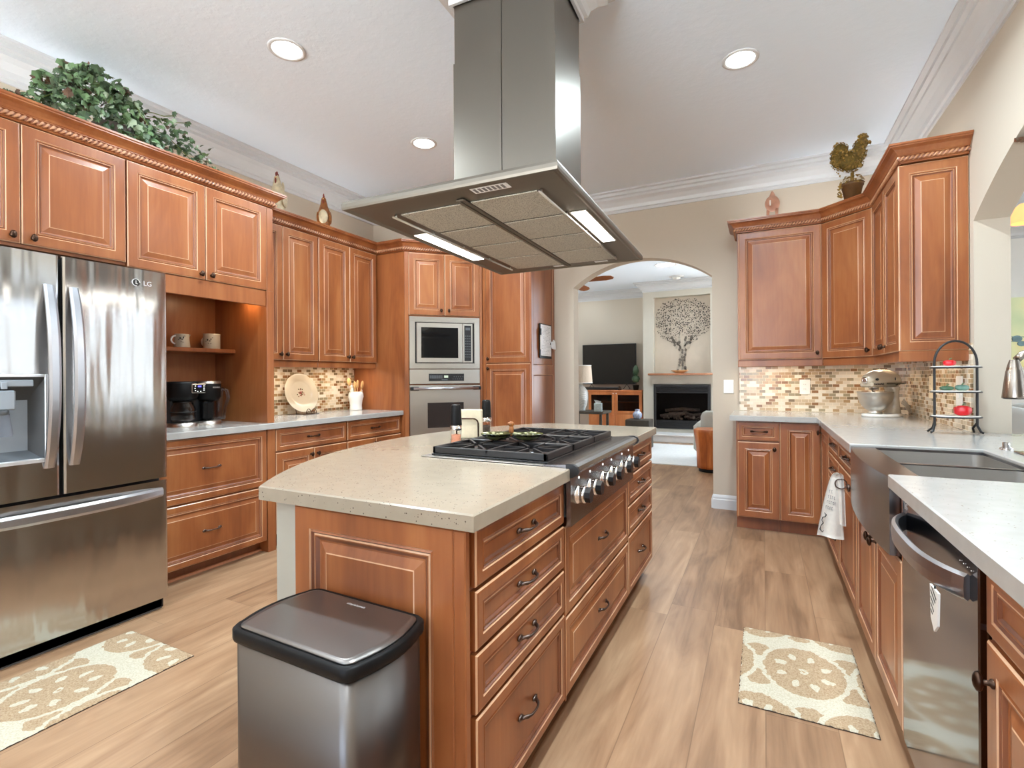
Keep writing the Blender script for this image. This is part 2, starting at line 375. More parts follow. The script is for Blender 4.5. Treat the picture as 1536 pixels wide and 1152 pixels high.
# ------------------------------------------------------------------ mesh builder
class MB:
    def __init__(s): s.v = []; s.f = []; s.m = []; s.sm = []; s.T = None
    def add(s, vs, fs, mi=0, smooth=False):
        o = len(s.v)
        for p in vs:
            p = Vector(p)
            s.v.append(tuple(s.T @ p) if s.T else tuple(p))
        for k, f in enumerate(fs):
            s.f.append([o + i for i in f]); s.m.append(mi[k] if isinstance(mi, list) else mi); s.sm.append(smooth)
        return s
    def box(s, x0, x1, y0, y1, z0, z1, mi=0):
        if x1 < x0: x0, x1 = x1, x0
        if y1 < y0: y0, y1 = y1, y0
        vs = [(x0, y0, z0), (x1, y0, z0), (x1, y1, z0), (x0, y1, z0), (x0, y0, z1), (x1, y0, z1), (x1, y1, z1), (x0, y1, z1)]
        return s.add(vs, [(3, 2, 1, 0), (4, 5, 6, 7), (0, 1, 5, 4), (1, 2, 6, 5), (2, 3, 7, 6), (3, 0, 4, 7)], mi)
    def bbox(s, x0, x1, y0, y1, z0, z1, r=0.003, mi=0):     # box with chamfered edges
        c = [(x0 + x1) / 2, (y0 + y1) / 2, (z0 + z1) / 2]; h = [abs(x1 - x0) / 2, abs(y1 - y0) / 2, abs(z1 - z0) / 2]
        r = min(r, min(h) * .9)
        vs = []; idx = {}
        for sx in (-1, 1):
            for sy in (-1, 1):
                for sz in (-1, 1):
                    for ax in range(3):
                        d = [h[0] - r, h[1] - r, h[2] - r]; d[ax] = h[ax]
                        idx[(sx, sy, sz, ax)] = len(vs)
                        vs.append((c[0] + sx * d[0], c[1] + sy * d[1], c[2] + sz * d[2]))
        fs = []
        for ax in range(3):
            a, bb = [i for i in range(3) if i != ax]
            for sg in (-1, 1):
                q = []
                for (p, r_) in ((-1, -1), (1, -1), (1, 1), (-1, 1)):
                    k = [0, 0, 0]; k[ax] = sg; k[a] = p; k[bb] = r_
                    q.append(idx[(k[0], k[1], k[2], ax)])
                flip = (sg < 0) ^ (ax == 1)
                fs.append(q[::-1] if flip else q)
        for ax in range(3):
            a, bb = [i for i in range(3) if i != ax]
            for p in (-1, 1):
                for r_ in (-1, 1):
                    k0 = [0, 0, 0]; k0[ax] = -1; k0[a] = p; k0[bb] = r_
                    k1 = list(k0); k1[ax] = 1
                    q = [idx[(*k0, a)], idx[(*k1, a)], idx[(*k1, bb)], idx[(*k0, bb)]]
                    n = Vector(vs[q[1]]) - Vector(vs[q[0]]); n = n.cross(Vector(vs[q[2]]) - Vector(vs[q[0]]))
                    o = Vector([0, 0, 0]); o[a] = p; o[bb] = r_
                    fs.append(q if n.dot(o) > 0 else q[::-1])
        for sx in (-1, 1):
            for sy in (-1, 1):
                for sz in (-1, 1):
                    q = [idx[(sx, sy, sz, k)] for k in range(3)]
                    n = (Vector(vs[q[1]]) - Vector(vs[q[0]])).cross(Vector(vs[q[2]]) - Vector(vs[q[0]]))
                    fs.append(q if n.dot(Vector((sx, sy, sz))) > 0 else q[::-1])
        return s.add(vs, fs, mi)
    def prism(s, poly, z0, z1, mi=0, axis='z', smooth=False):   # poly of 2-D points (CCW)
        n = len(poly)
        def P(p, t):
            return {'z': (p[0], p[1], t), 'y': (p[0], t, p[1]), 'x': (t, p[0], p[1])}[axis]
        vs = [P(p, z0) for p in poly] + [P(p, z1) for p in poly]
        fs = [list(range(n))[::-1], list(range(n, 2 * n))] + [(i, (i + 1) % n, n + (i + 1) % n, n + i) for i in range(n)]
        s.add(vs, fs, mi)
        if smooth:
            for k in range(len(s.sm) - n, len(s.sm)): s.sm[k] = True
        return s
    def lathe(s, prof, seg=24, c=(0, 0, 0), mi=0, axis='z', sx=1.0, sy=1.0, smooth=True, a0=0.0, a1=2 * PI):
        full = abs(a1 - a0 - 2 * PI) < 1e-6
        ns = seg if full else seg + 1
        vs = []; fs = []
        for (r, z) in prof:
            for k in range(ns):
                a = a0 + (a1 - a0) * k / seg
                x, y = r * math.cos(a) * sx, r * math.sin(a) * sy
                p = {'z': (x, y, z), 'y': (x, z, y), 'x': (z, x, y)}[axis]
                vs.append((p[0] + c[0], p[1] + c[1], p[2] + c[2]))
        for i in range(len(prof) - 1):
            for k in range(seg):
                k2 = (k + 1) % ns if full else k + 1
                fs.append((i * ns + k, i * ns + k2, (i + 1) * ns + k2, (i + 1) * ns + k))
        return s.add(vs, fs, mi, smooth)
    def tube(s, pts, r, seg=8, mi=0, closed=False, cap=True, sy=1.0, up=None):
        pts = [Vector(p) for p in pts]; n = len(pts)
        rr = r if isinstance(r, (list, tuple)) else [r] * n
        vs = []; fs = []
        prev = None
        for i, p in enumerate(pts):
            if closed: d = pts[(i + 1) % n] - pts[i - 1]
            else: d = pts[min(i + 1, n - 1)] - pts[max(i - 1, 0)]
            d.normalize()
            if up is not None: a = Vector(up)
            elif prev is None: a = Vector((0, 0, 1)) if abs(d.z) < .9 else Vector((1, 0, 0))
            else: a = prev
            x = d.cross(a); x.normalize(); y = x.cross(d); y.normalize(); prev = y
            for k in range(seg):
                t = 2 * PI * k / seg
                vs.append(p + x * math.cos(t) * rr[i] + y * math.sin(t) * rr[i] * sy)
        m_ = n if closed else n - 1
        for i in range(m_):
            j = (i + 1) % n
            for k in range(seg):
                k2 = (k + 1) % seg
                fs.append((i * seg + k, i * seg + k2, j * seg + k2, j * seg + k))
        if cap and not closed:
            fs.append(list(range(seg))[::-1]); fs.append([(n - 1) * seg + k for k in range(seg)])
        return s.add(vs, fs, mi, True)
    def ball(s, c, r, seg=12, rings=8, mi=0):
        rx, ry, rz = r if isinstance(r, (tuple, list)) else (r, r, r)
        prof = [(max(1e-5, math.sin(PI * i / rings)), -math.cos(PI * i / rings)) for i in range(rings + 1)]
        vs = []; fs = []
        for (q, z) in prof:
            for k in range(seg):
                a = 2 * PI * k / seg; vs.append((c[0] + q * math.cos(a) * rx, c[1] + q * math.sin(a) * ry, c[2] + z * rz))
        for i in range(rings):
            for k in range(seg):
                k2 = (k + 1) % seg; fs.append((i * seg + k, i * seg + k2, (i + 1) * seg + k2, (i + 1) * seg + k))
        return s.add(vs, fs, mi, True)
    def sweep(s, path, prof, closed=False, mi=0, smooth=False):
        """sweep a profile of (out, z) along a plan polyline (x,y) with mitred corners; out = to the right of travel"""
        P = [Vector((p[0], p[1])) for p in path]; n = len(P); vs = []; fs = []; k = len(prof)
        for i, p in enumerate(P):
            if closed: a = (P[i] - P[i - 1]).normalized(); c_ = (P[(i + 1) % n] - P[i]).normalized()
            else:
                a = (P[i] - P[i - 1]).normalized() if i > 0 else (P[1] - P[0]).normalized()
                c_ = (P[i + 1] - P[i]).normalized() if i < n - 1 else a
            na = Vector((a.y, -a.x)); nc = Vector((c_.y, -c_.x)); mdir = (na + nc)
            mdir = mdir / max(1e-6, mdir.dot(na))
            for (o, z) in prof: vs.append((p.x + mdir.x * o, p.y + mdir.y * o, z))
        for i in range(n if closed else n - 1):
            j = (i + 1) % n
            for q in range(k):
                q2 = (q + 1) % k
                fs.append((i * k + q, i * k + q2, j * k + q2, j * k + q))
        if not closed: fs.append(list(range(k))); fs.append([(n - 1) * k + q for q in range(k)][::-1])
        return s.add(vs, fs, mi, smooth)
    def panel(s, x0, x1, z0, z1, y0, rings, mi_center=0):
        """front-facing (-y) relief: rings = [(inset, depth_from_front(+ is in), material)]"""
        vs = []; fs = []; ms = []
        for (i, d, _) in rings: vs += [(x0 + i, y0 + d, z0 + i), (x1 - i, y0 + d, z0 + i), (x1 - i, y0 + d, z1 - i), (x0 + i, y0 + d, z1 - i)]
        for r in range(len(rings) - 1):
            for k in range(4):
                k2 = (k + 1) % 4; fs.append((r * 4 + k, r * 4 + k2, (r + 1) * 4 + k2, (r + 1) * 4 + k)); ms.append(rings[r + 1][2])
        q = (len(rings) - 1) * 4; fs.append((q, q + 1, q + 2, q + 3)); ms.append(mi_center)
        return s.add(vs, fs, ms)
    def build(s, name, mats, parent=None, loc=None, rz=0.0):
        me = bpy.data.meshes.new(name)
        me.from_pydata(s.v, [], s.f)
        for mm in ([mats] if isinstance(mats, str) else mats): me.materials.append(MATS[mm])
        me.polygons.foreach_set('material_index', s.m); me.polygons.foreach_set('use_smooth', s.sm)
        me.update()
        o = bpy.data.objects.new(name, me); C.objects.link(o)
        if parent: o.parent = parent
        if loc: o.location = loc
        o.rotation_euler[2] = rz
        return o
def tag(o, label=None, cat=None, group=None, kind=None):
    if label: o['label'] = label
    if cat: o['category'] = cat
    if group: o['group'] = group
    if kind: o['kind'] = kind
    return o
def thing(name, label, cat, loc=(0, 0, 0), rz=0.0, group=None):
    o = bpy.data.objects.new(name, None); C.objects.link(o); o.empty_display_size = .1
    o.location = loc; o.rotation_euler = (0, 0, rz)
    return tag(o, label, cat, group)
def struct(o): o['kind'] = 'structure'; return o
def dup(o, loc=None, rz=None, label=None):
    def rec(x, par):
        c = x.copy(); C.objects.link(c)
        if par: c.parent = par
        for ch in x.children: rec(ch, c)
        return c
    c = rec(o, None)
    if loc: c.location = loc
    if rz is not None: c.rotation_euler[2] = rz
    if label: c['label'] = label
    return c
def text(s_, size, mat, parent, mtx, name='lettering', ext=0.0006, align='CENTER'):
    cu = bpy.data.curves.new(name, 'FONT'); cu.body = s_; cu.size = size; cu.extrude = ext; cu.align_x = align; cu.align_y = 'CENTER'
    tmp = bpy.data.objects.new(name, cu); C.objects.link(tmp); bpy.context.view_layer.update()
    me = bpy.data.meshes.new_from_object(tmp.evaluated_get(bpy.context.evaluated_depsgraph_get())); bpy.data.objects.remove(tmp)
    me.materials.clear(); me.materials.append(MATS[mat])
    o = bpy.data.objects.new(name, me); C.objects.link(o); o.parent = parent; o.matrix_local = mtx
    return o
def front_text(s_, size, mat, parent, x, y, z, **k):   # readable from -y side in local space
    return text(s_, size, mat, parent, Matrix.Translation((x, y, z)) @ Matrix.Rotation(PI / 2, 4, 'X'), **k)
def area(name, loc, power, sx, sy, color=(1, 1, 1), rot=(0, 0, 0), parent=None, spread=PI, disk=False):
    l = bpy.data.lights.new(name, 'AREA'); l.energy = power; l.color = color; l.shape = 'DISK' if disk else 'RECTANGLE'; l.size = sx
    if not disk: l.size_y = sy
    l.spread = spread
    o = bpy.data.objects.new(name, l); C.objects.link(o); o.location = loc; o.rotation_euler = rot
    if parent: o.parent = parent
    return o

# ------------------------------------------------------------------ room shell
CEIL = 3.06
XL, XR, YB, YR = -3.75, 1.02, 5.02, -3.4
def arc_pts(c0, c1, zs, rise, n=24):      # from (c0,zs) to (c1,zs) over the top
    hw = abs(c1 - c0) / 2; R = (hw * hw + rise * rise) / (2 * rise); cm = (c0 + c1) / 2; zc = zs + rise - R
    a = math.asin(hw / R); sgn = 1 if c1 > c0 else -1
    return [(cm + sgn * R * math.sin(-a + 2 * a * i / n), zc + R * math.cos(-a + 2 * a * i / n)) for i in range(n + 1)]
fl = MB().box(-8, 6.2, -3.6, 11.2, -0.1, 0.0); struct(fl.build('floor', 'plank_floor'))
ce = MB().box(-8, 6.2, -3.6, 11.2, CEIL, CEIL + .1); struct(ce.build('ceiling', 'ceiling_paint'))
wb = MB(); pts = [(-2.9, 0), (-1.785, 0)] + arc_pts(-1.785, -0.425, 2.165, 0.235) + [(-0.425, 0), (1.02, 0), (1.02, CEIL), (-2.9, CEIL)]
wb.prism(pts, YB, YB + .15, axis='y'); struct(wb.build('wall_back', 'wall_paint'))
wd = MB(); wd.prism([(-3.9, 4.17), (-3.75, 4.17), (-2.9, 5.02), (-2.9, 5.17), (-3.9, 5.17)], 0, CEIL); struct(wd.build('wall_corner', 'wall_paint'))
MB().box(-3.9, XL, YR, 4.17, 0, CEIL); wl_ = MB().box(-3.9, XL, YR, 4.17, 0, CEIL); struct(wl_.build('wall_left', 'wall_paint'))
wr = MB(); pts = [(YR, 0), (0.9, 0)] + arc_pts(0.9, 3.55, 2.06, 0.36, 32) + [(3.55, 0), (8.2, 0), (8.2, CEIL), (YR, CEIL)]
wr.prism(pts, XR, XR + .15, axis='x'); struct(wr.build('wall_right', 'wall_paint'))
kw = MB().box(XR, XR + .15, 0.9, 3.55, 0, .873); struct(kw.build('wall_right_lower', 'wall_paint'))
# rear wall with wide glazed opening behind the camera
def wall_with_holes(name, a0, a1, t0, t1, axis, holes, mat):
    """axis 'x': runs along x, thickness t in y;  'y': runs along y, thickness in x; holes (a,b,z0,z1)"""
    mb = MB(); xs_ = sorted(set([a0, a1] + [h[0] for h in holes] + [h[1] for h in holes]))
    for i in range(len(xs_) - 1):
        a, b_ = xs_[i], xs_[i + 1]; hz = [h for h in holes if h[0] <= a + 1e-6 and h[1] >= b_ - 1e-6]
        zz = [(0, CEIL)] if not hz else [(0, hz[0][2]), (hz[0][3], CEIL)]
        for z0, z1 in zz:
            if z1 - z0 < 1e-4: continue
            if axis == 'x': mb.box(a, b_, t0, t1, z0, z1)
            else: mb.box(t0, t1, a, b_, z0, z1)
    return struct(mb.build(name, mat))
wall_with_holes('wall_rear', -3.9, 1.17, YR - .15, YR, 'x', [(-2.9, 0.3, 0.6, 2.5)], 'wall_paint')
# living room shell
wall_with_holes('wall_living_left', 5.17, 10.9, -7.65, -7.5, 'y', [(6.4, 8.2, 0.8, 2.3)], 'wall_paint')
struct(MB().box(-7.65, 1.02, 10.6, 10.75, 0, CEIL).build('wall_living_far', 'wall_paint_light'))
struct(MB().box(-7.65, -3.9, 5.02, 5.17, 0, CEIL).build('wall_living_near', 'wall_paint'))
# fireplace breast with picture niche, built round the openings
br = MB(); bx0, bx1, by0 = -2.12, 0.10, 10.0
for (a, b_, z0, z1) in ((bx0, -1.92, 0, CEIL), (-0.88, bx1, 0, CEIL), (-1.92, -0.88, 0, .22), (-1.92, -0.88, 1.075, 1.30), (-1.92, -0.88, 2.76, CEIL)):
    br.box(a, b_, by0, 10.6, z0, z1)
br.box(-1.92, -0.88, 10.14, 10.6, 1.30, 2.76); br.box(-1.92, -0.88, 10.45, 10.6, .22, 1.075)
struct(br.build('wall_fireplace', 'drywall_white'))
# dining room shell
wall_with_holes('wall_dining_side', -3.6, 8.35, 6.0, 6.15, 'y', [(-0.6, 7.4, 0.3, 2.7)], 'wall_bright')
struct(MB().box(1.17, 6.15, 8.2, 8.35, 0, CEIL).build('wall_dining_far', 'wall_bright'))
struct(MB().box(1.17, 6.15, -3.6, -3.45, 0, CEIL).build('wall_dining_near', 'wall_bright'))
# windows behind the camera and in the side rooms: frames and mullions
def window(n, a0, a1, t, z0, z1, axis, k):
    mb = MB(); wdt = .05
    def bar(a, b_, c_, d):
        if axis == 'x': mb.box(a, b_, t, t + .06, c_, d)
        else: mb.box(t, t + .06, a, b_, c_, d)
    bar(a0, a1, z0, z0 + wdt); bar(a0, a1, z1 - wdt, z1)
    for i in range(k + 1):
        p = a0 + (a1 - a0 - wdt) * i / k; bar(p, p + wdt, z0 + wdt, z1 - wdt)
    struct(mb.build('window_%d' % n, 'trim_white'))
window(1, -2.9, 0.3, YR - .12, 0.6, 2.5, 'x', 3)
window(2, 6.4, 8.2, -7.62, 0.8, 2.3, 'y', 2)
window(3, -0.6, 7.4, 6.03, 0.3, 2.7, 'y', 7)
mt, nt, b = base('diffuser_fabric', 0.9, 0, (.8, .8, .78, 1))  # unseen sheets added to dim window light, banded to streak the fridge reflection
nt.nodes.remove(b); tl = N(nt, 'ShaderNodeBsdfTranslucent'); df = N(nt, 'ShaderNodeBsdfDiffuse'); mxs = N(nt, 'ShaderNodeMixShader')
v = coords(nt, (14, 14, 1)); wv = N(nt, 'ShaderNodeTexWave'); wv.inputs['Scale'].default_value = 0.14; wv.inputs['Distortion'].default_value = 3.0; wv.inputs['Detail Scale'].default_value = .2; wv.bands_direction = 'Y'; L(nt, v, wv.inputs['Vector'])
L(nt, ramp(nt, wv.outputs['Fac'], [(0.15, (.05, .05, .048, 1)), (.75, (.24, .24, .235, 1))]), tl.inputs['Color']); df.inputs['Color'].default_value = (.7, .7, .68, 1)
mxs.inputs[0].default_value = .18; L(nt, tl.outputs[0], mxs.inputs[1]); L(nt, df.outputs[0], mxs.inputs[2]); L(nt, mxs.outputs[0], nt.nodes['Material Output'].inputs['Surface'])
for k in range(9):
    mb = MB(); a = -.62 + k * .895; vs = []; fs = []
    for i in range(25): vs += [(5.93 + .012 * math.sin(i * 1.5), a + .86 * i / 24, .45), (5.93 + .012 * math.sin(i * 1.5), a + .86 * i / 24, 2.55)]
    for i in range(24): fs.append((2 * i, 2 * i + 2, 2 * i + 3, 2 * i + 1))
    tag(mb.add(vs, fs, 0, True).build('light_diffuser', 'diffuser_fabric'), 'unseen white diffuser sheet added over the dining room window', 'curtain', 'added light diffusers in the dining room')
def portal(name, loc, sx, sy, rot):
    o = area(name, loc, 0.0, sx, sy, rot=rot); o.data.cycles.is_portal = True; return o
portal('window_portal', (-1.3, YR - .16, 1.55), 3.2, 1.9, (-PI / 2, 0, 0))
portal('window_portal', (6.16, 3.4, 1.5), 2.4, 8.0, (0, PI / 2, 0))
portal('window_portal', (-7.66, 7.3, 1.55), 1.5, 1.8, (0, -PI / 2, 0))

# crown moulding and baseboards
crown = [(0, -.185), (.014, -.185), (.014, -.160), (.030, -.155), (.038, -.126), (.068, -.092), (.104, -.072), (.104, -.050), (.130, -.045), (.130, -.018), (.160, -.014), (.160, 0), (0, 0)]
cp = [(o, CEIL - .0005 + z) for o, z in crown]
struct(MB().sweep([(XL, YR), (XL, 4.17), (-2.9, YB), (XR, YB), (XR, YR)], cp, closed=True).build('trim_1', 'trim_white'))
struct(MB().sweep([(-7.5, 5.17), (-7.5, 10.6), (bx0, 10.6), (bx0, by0), (bx1, by0), (bx1, 10.6), (1.02, 10.6), (1.02, 5.17)], cp, closed=True).build('trim_2', 'trim_white'))
struct(MB().sweep([(1.17, -3.45), (1.17, 8.2), (6.0, 8.2), (6.0, -3.45)], cp, closed=True).build('trim_3', 'trim_white'))
bbp = [(0, 0), (.018, 0), (.018, .085), (.013, .092), (.013, .108), (.007, .122), (0, .13)]
struct(MB().sweep([(-0.425, YB), (-0.20, YB)], bbp).build('baseboard_back', 'trim_white'))
struct(MB().sweep([(-0.425, YB + .15), (-0.425, YB)], [(o, z) for o, z in bbp]).build('baseboard_arch', 'trim_white'))
struct(MB().sweep([(-1.98, YB), (-1.785, YB)], bbp).build('baseboard_middle', 'trim_white'))

# ------------------------------------------------------------------ ceiling lights
def can_light(x, y, label, z=CEIL, r=.078, group='round recessed ceiling lights', power=CAN_W):
    t = thing('recessed_light', label, 'ceiling light', (x, y, z), group=group)
    MB().lathe([(r + .022, 0.0), (r + .022, -.004), (r + .012, -.007), (r, -.005), (r, 0)], 32).build('trim_ring', 'trim_white', t)
    MB().lathe([(1e-4, -.0035), (r * .7, -.0035), (r, -.002)], 32).build('lens', 'lens', t)
    if power: area('recessed_lamp', (0, 0, -.012), power, r * 1.7, 0, (.75, .90, 1.0), parent=t, disk=True, spread=PI * .86)
    return t
can_light(-2.36, 1.94, 'round recessed ceiling light left of the hood, over the deep left cabinets', power=23)
can_light(-0.11, 3.19, 'round recessed ceiling light to the right of the hood duct')
can_light(-2.36, 3.20, 'small round recessed ceiling light close beside the left of the hood duct')
for (x, y, p_) in ((-0.11, 1.0, 33), (-2.36, 0.2, 14), (-0.11, -0.9, 14), (-2.3, -1.5, 10), (.50, 2.35, 12), (.50, .9, 8)):  # last two are unseen lamps added to brighten the aisle and island drawers
    can_light(x, y, 'round recessed ceiling light over the near end of the kitchen, or added fill light at the sink side', power=p_)
can_light(-1.43, 8.5, 'broad round ceiling light glowing in the living room behind the arch', r=.15, group='living room ceiling lights', power=16)
can_light(-3.38, 10.1, 'small round ceiling light above the television', r=.07, group='living room ceiling lights', power=1.5)
sd = thing('smoke_detector', 'small white round dome on the living room ceiling above the mosaic tree', 'smoke detector', (-1.42, 9.6, CEIL))
MB().lathe([(.13, 0), (.13, -.012), (.10, -.02)], 24).build('base_plate', 'trim_white', sd)
MB().lathe([(.07, -.018), (.065, -.045), (1e-4, -.055)], 24).build('dome', 'white_plastic', sd)
for (x, y) in ((3.5, 3.0), (3.5, 6.0)): can_light(x, y, 'round recessed ceiling light in the dining room', group='dining room ceiling lights', power=24)
pk = thing('arch_light', 'round nickel rimmed light at the top of the pass-through arch', 'light', (1.068, 3.035, 2.288))
pk.rotation_euler = (math.radians(18), 0, 0)
MB().lathe([(.052, 0.003), (.052, -.014), (.044, -.018), (.040, -.012), (.034, -.012), (.030, -.020)], 28).build('rim', 'nickel', pk)
MB().lathe([(1e-4, -.016), (.030, -.018)], 24).build('lens', 'grey_plastic', pk)

# ------------------------------------------------------------------ cabinet kit
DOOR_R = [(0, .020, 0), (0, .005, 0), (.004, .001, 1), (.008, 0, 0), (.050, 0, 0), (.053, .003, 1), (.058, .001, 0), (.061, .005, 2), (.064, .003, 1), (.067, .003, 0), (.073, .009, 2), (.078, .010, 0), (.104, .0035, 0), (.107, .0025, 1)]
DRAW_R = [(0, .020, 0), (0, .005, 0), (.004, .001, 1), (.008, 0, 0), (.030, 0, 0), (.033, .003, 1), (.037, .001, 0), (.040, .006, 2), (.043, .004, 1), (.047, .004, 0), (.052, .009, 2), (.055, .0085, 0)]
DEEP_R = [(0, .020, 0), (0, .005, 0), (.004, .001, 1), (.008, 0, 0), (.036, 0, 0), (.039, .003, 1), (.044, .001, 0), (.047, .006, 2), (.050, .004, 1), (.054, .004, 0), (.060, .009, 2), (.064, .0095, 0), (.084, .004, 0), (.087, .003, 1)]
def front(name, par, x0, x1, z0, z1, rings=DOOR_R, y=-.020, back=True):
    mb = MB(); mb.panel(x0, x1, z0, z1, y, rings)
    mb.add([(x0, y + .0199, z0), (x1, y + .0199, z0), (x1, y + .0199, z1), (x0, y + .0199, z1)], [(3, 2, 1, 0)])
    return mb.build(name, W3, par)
def knob_mb():
    mb = MB()
    mb.lathe([(.009, 0), (.009, -.003), (.005, -.006), (.0045, -.016)], 12, axis='y', mi=0)
    prof = [(.004, -.015), (.012, -.017), (.0150, -.021), (.0135, -.026), (.008, -.0295), (1e-4, -.031)]
    vs = []; fs = []; seg = 24
    for (r, y) in prof:
        for k in range(seg):
            a = 2 * PI * k / seg; q = r * (1 + (.07 if k % 2 else -.03) * (1 if r > .006 else 0)); vs.append((q * math.cos(a) * .85, y, q * math.sin(a) * 1.2))
    for i in range(len(prof) - 1):
        for k in range(seg): fs.append((i * seg + k, i * seg + (k + 1) % seg, (i + 1) * seg + (k + 1) % seg, (i + 1) * seg + k))
    mb.add(vs, fs, 0, True); return mb
KNOB = {}
def knob(par, x, z, y=-.020, mat='bronze'):
    if mat not in KNOB:
        o = knob_mb().build('knob', mat, par); KNOB[mat] = o.data
    else:
        o = bpy.data.objects.new('knob', KNOB[mat]); C.objects.link(o); o.parent = par
    o.location = (x, y, z); return o
def pull_mb():
    mb = MB(); W = .048
    pts = []; rad = []
    for i in range(17):
        t = -1 + 2 * i / 16; pts.append((t * W, -.006 - .022 * (1 - abs(t) ** 3.2), -.004 * math.cos(t * PI * .5) * 0)); rad.append(.0035 + .0022 * abs(t) ** 2 + (.0014 if i % 2 == 0 and abs(t) > .5 else 0))
    mb.tube(pts, rad, 10)
    for s_ in (-1, 1):   # shell-like feet
        mb.ball((s_ * (W + .002), -.004, 0), (.015, .006, .009), 14, 6)
        for k in range(3): mb.tube([(s_ * (W - .006), -.0085, (k - 1) * .003), (s_ * (W + .013), -.005, (k - 1) * .0055)], [.0016, .001], 6)
    return mb
PULL = {}
def pull(par, x, z, y=-.020, mat='pewter'):
    if mat not in PULL:
        o = pull_mb().build('pull', mat, par); PULL[mat] = o.data
    else:
        o = bpy.data.objects.new('pull', PULL[mat]); C.objects.link(o); o.parent = par
    o.location = (x, y, z); return o
def door(par, x0, x1, z0, z1, k=None, mat='bronze', name='door', y=-.020):
    d = front(name, par, x0, x1, z0, z1, DOOR_R, y)
    if k: knob(d, k[0], k[1], y, mat)
    return d
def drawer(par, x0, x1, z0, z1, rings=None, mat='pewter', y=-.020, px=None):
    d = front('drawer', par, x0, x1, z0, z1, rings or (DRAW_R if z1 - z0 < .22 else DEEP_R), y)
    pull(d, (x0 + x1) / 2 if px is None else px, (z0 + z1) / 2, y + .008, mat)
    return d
def carcass(par, x0, x1, z0, z1, depth, toe=0.0, y0=0.0, side_r=None):
    """closed box body, optional toe kick recess"""
    mb = MB()
    if toe: mb.box(x0, x1, y0, depth, toe, z1); mb.box(x0, x1, y0 + .055, depth, 0, toe, 1)
    else: mb.box(x0, x1, y0, depth, z0, z1)
    return mb.build('body', ['maple', 'maple_dark'], par)

def rope(path, z, r=.0120, pitch=.022, off=0.0, step=.0036):
    """three strand rope along a plan polyline; off = distance to the right of travel"""
    P = [Vector((p[0], p[1])) for p in path]; Q = []
    for i, p in enumerate(P):
        a = (P[i] - P[i - 1]).normalized() if i > 0 else (P[1] - P[0]).normalized(); c_ = (P[i + 1] - P[i]).normalized() if i < len(P) - 1 else a
        na = Vector((a.y, -a.x)); nc = Vector((c_.y, -c_.x)); md = na + nc; md = md / max(1e-6, md.dot(na)); Q.append(p + md * off)
    pts = []; ph = []; s_ = 0
    for i in range(len(Q) - 1):
        d = Q[i + 1] - Q[i]; n = max(2, int(d.length / step))
        for k in range(n + (1 if i == len(Q) - 2 else 0)): pts.append(Q[i] + d * k / n); ph.append(s_ + d.length * k / n)
        s_ += d.length
    vs = []; fs = []; seg = 12; n = len(pts)
    for i, p in enumerate(pts):
        d = (pts[min(i + 1, n - 1)] - pts[max(i - 1, 0)]).normalized(); o = Vector((d.y, -d.x))
        for k in range(seg):
            a = 2 * PI * k / seg; q = r * (1 + .25 * math.cos(2 * (a - 2 * PI * ph[i] / (2 * pitch))))
            vs.append((p.x + o.x * math.cos(a) * q * .8, p.y + o.y * math.cos(a) * q * .8, z + math.sin(a) * q))
    for i in range(n - 1):
        for k in range(seg): fs.append((i * seg + k, i * seg + (k + 1) % seg, (i + 1) * seg + (k + 1) % seg, (i + 1) * seg + k))
    ms = [1 if math.cos(2 * (2 * PI * (k + .5) / seg - 2 * PI * ph[i] / (2 * pitch))) < -.25 else 0 for i in range(n - 1) for k in range(seg)]
    return vs, fs, ms
CABC = [(-.02, -.10), (.006, -.10), (.010, -.096), (.010, -.092), (.016, -.090), (.016, -.064), (.022, -.061), (.022, -.057), (.026, -.055), (.032, -.045), (.046, -.030), (.062, -.022), (.068, -.020), (.068, -.014), (.074, -.010), (.074, 0), (-.02, 0)]
def cab_crown(name, path, ztop, label):
    o = MB().sweep(path, [(a, ztop + z) for a, z in CABC]).build(name, ['maple'])
    tag(o, label, 'crown moulding')
    vs, fs, ms = rope(path, ztop - .077, off=.019)
    MB().add(vs, fs, ms, True).build('rope_trim', ['maple_rope', 'maple_glaze'], o)
    return o

# ------------------------------------------------------------------ left run of cabinets (local x = world Y)
R90, RM90 = PI / 2, -PI / 2
XF = -3.16           # carcass front plane of the deep units
ZT = 2.452           # top of the wall units, under the crown
t = thing('wall_cabinet', 'two-door maple cabinet above the fridge, ivy on top of it', 'cabinet', (XF, 0, 0), R90, 'maple wall cabinets on the left')
MB().box(.645, 1.528, 0, .59, 1.862, ZT).build('body', 'maple', t)
door(t, .650, 1.0845, 1.878, 2.446, (1.052, 1.912)); door(t, 1.0885, 1.524, 1.878, 2.446, (1.128, 1.912))
sd_ = MB(); sd_.box(.625, .644, -.0, .59, 0, ZT); tag(sd_.build('fridge_panel', 'maple', None, (XF, 0, 0), R90), 'tall maple end panel at the near side of the fridge', 'panel')
t = thing('hutch_cabinet', 'tall maple unit with two upper doors over an open coffee niche', 'cabinet', (XF, 0, 0), R90, None)
mb = MB(); mb.box(1.532, 2.458, 0, .59, 1.845, ZT); mb.box(1.5905, 1.606, .0, .585, .9145, 1.845); mb.box(2.405, 2.445, .0, .585, .9145, 1.845)
mb.box(1.5905, 2.405, .570, .585, .9145, 1.845); mb.build('body', 'maple', t)
MB().bbox(2.400, 2.456, -.021, 0, .9145, 1.853, .003).build('post', 'maple', t)
MB().bbox(1.592, 2.400, -.012, .006, 1.742, 1.853, .003).build('valance', 'maple', t)
MB().bbox(1.606, 2.404, .33, .570, 1.418, 1.446, .003).build('shelf', 'maple', t)
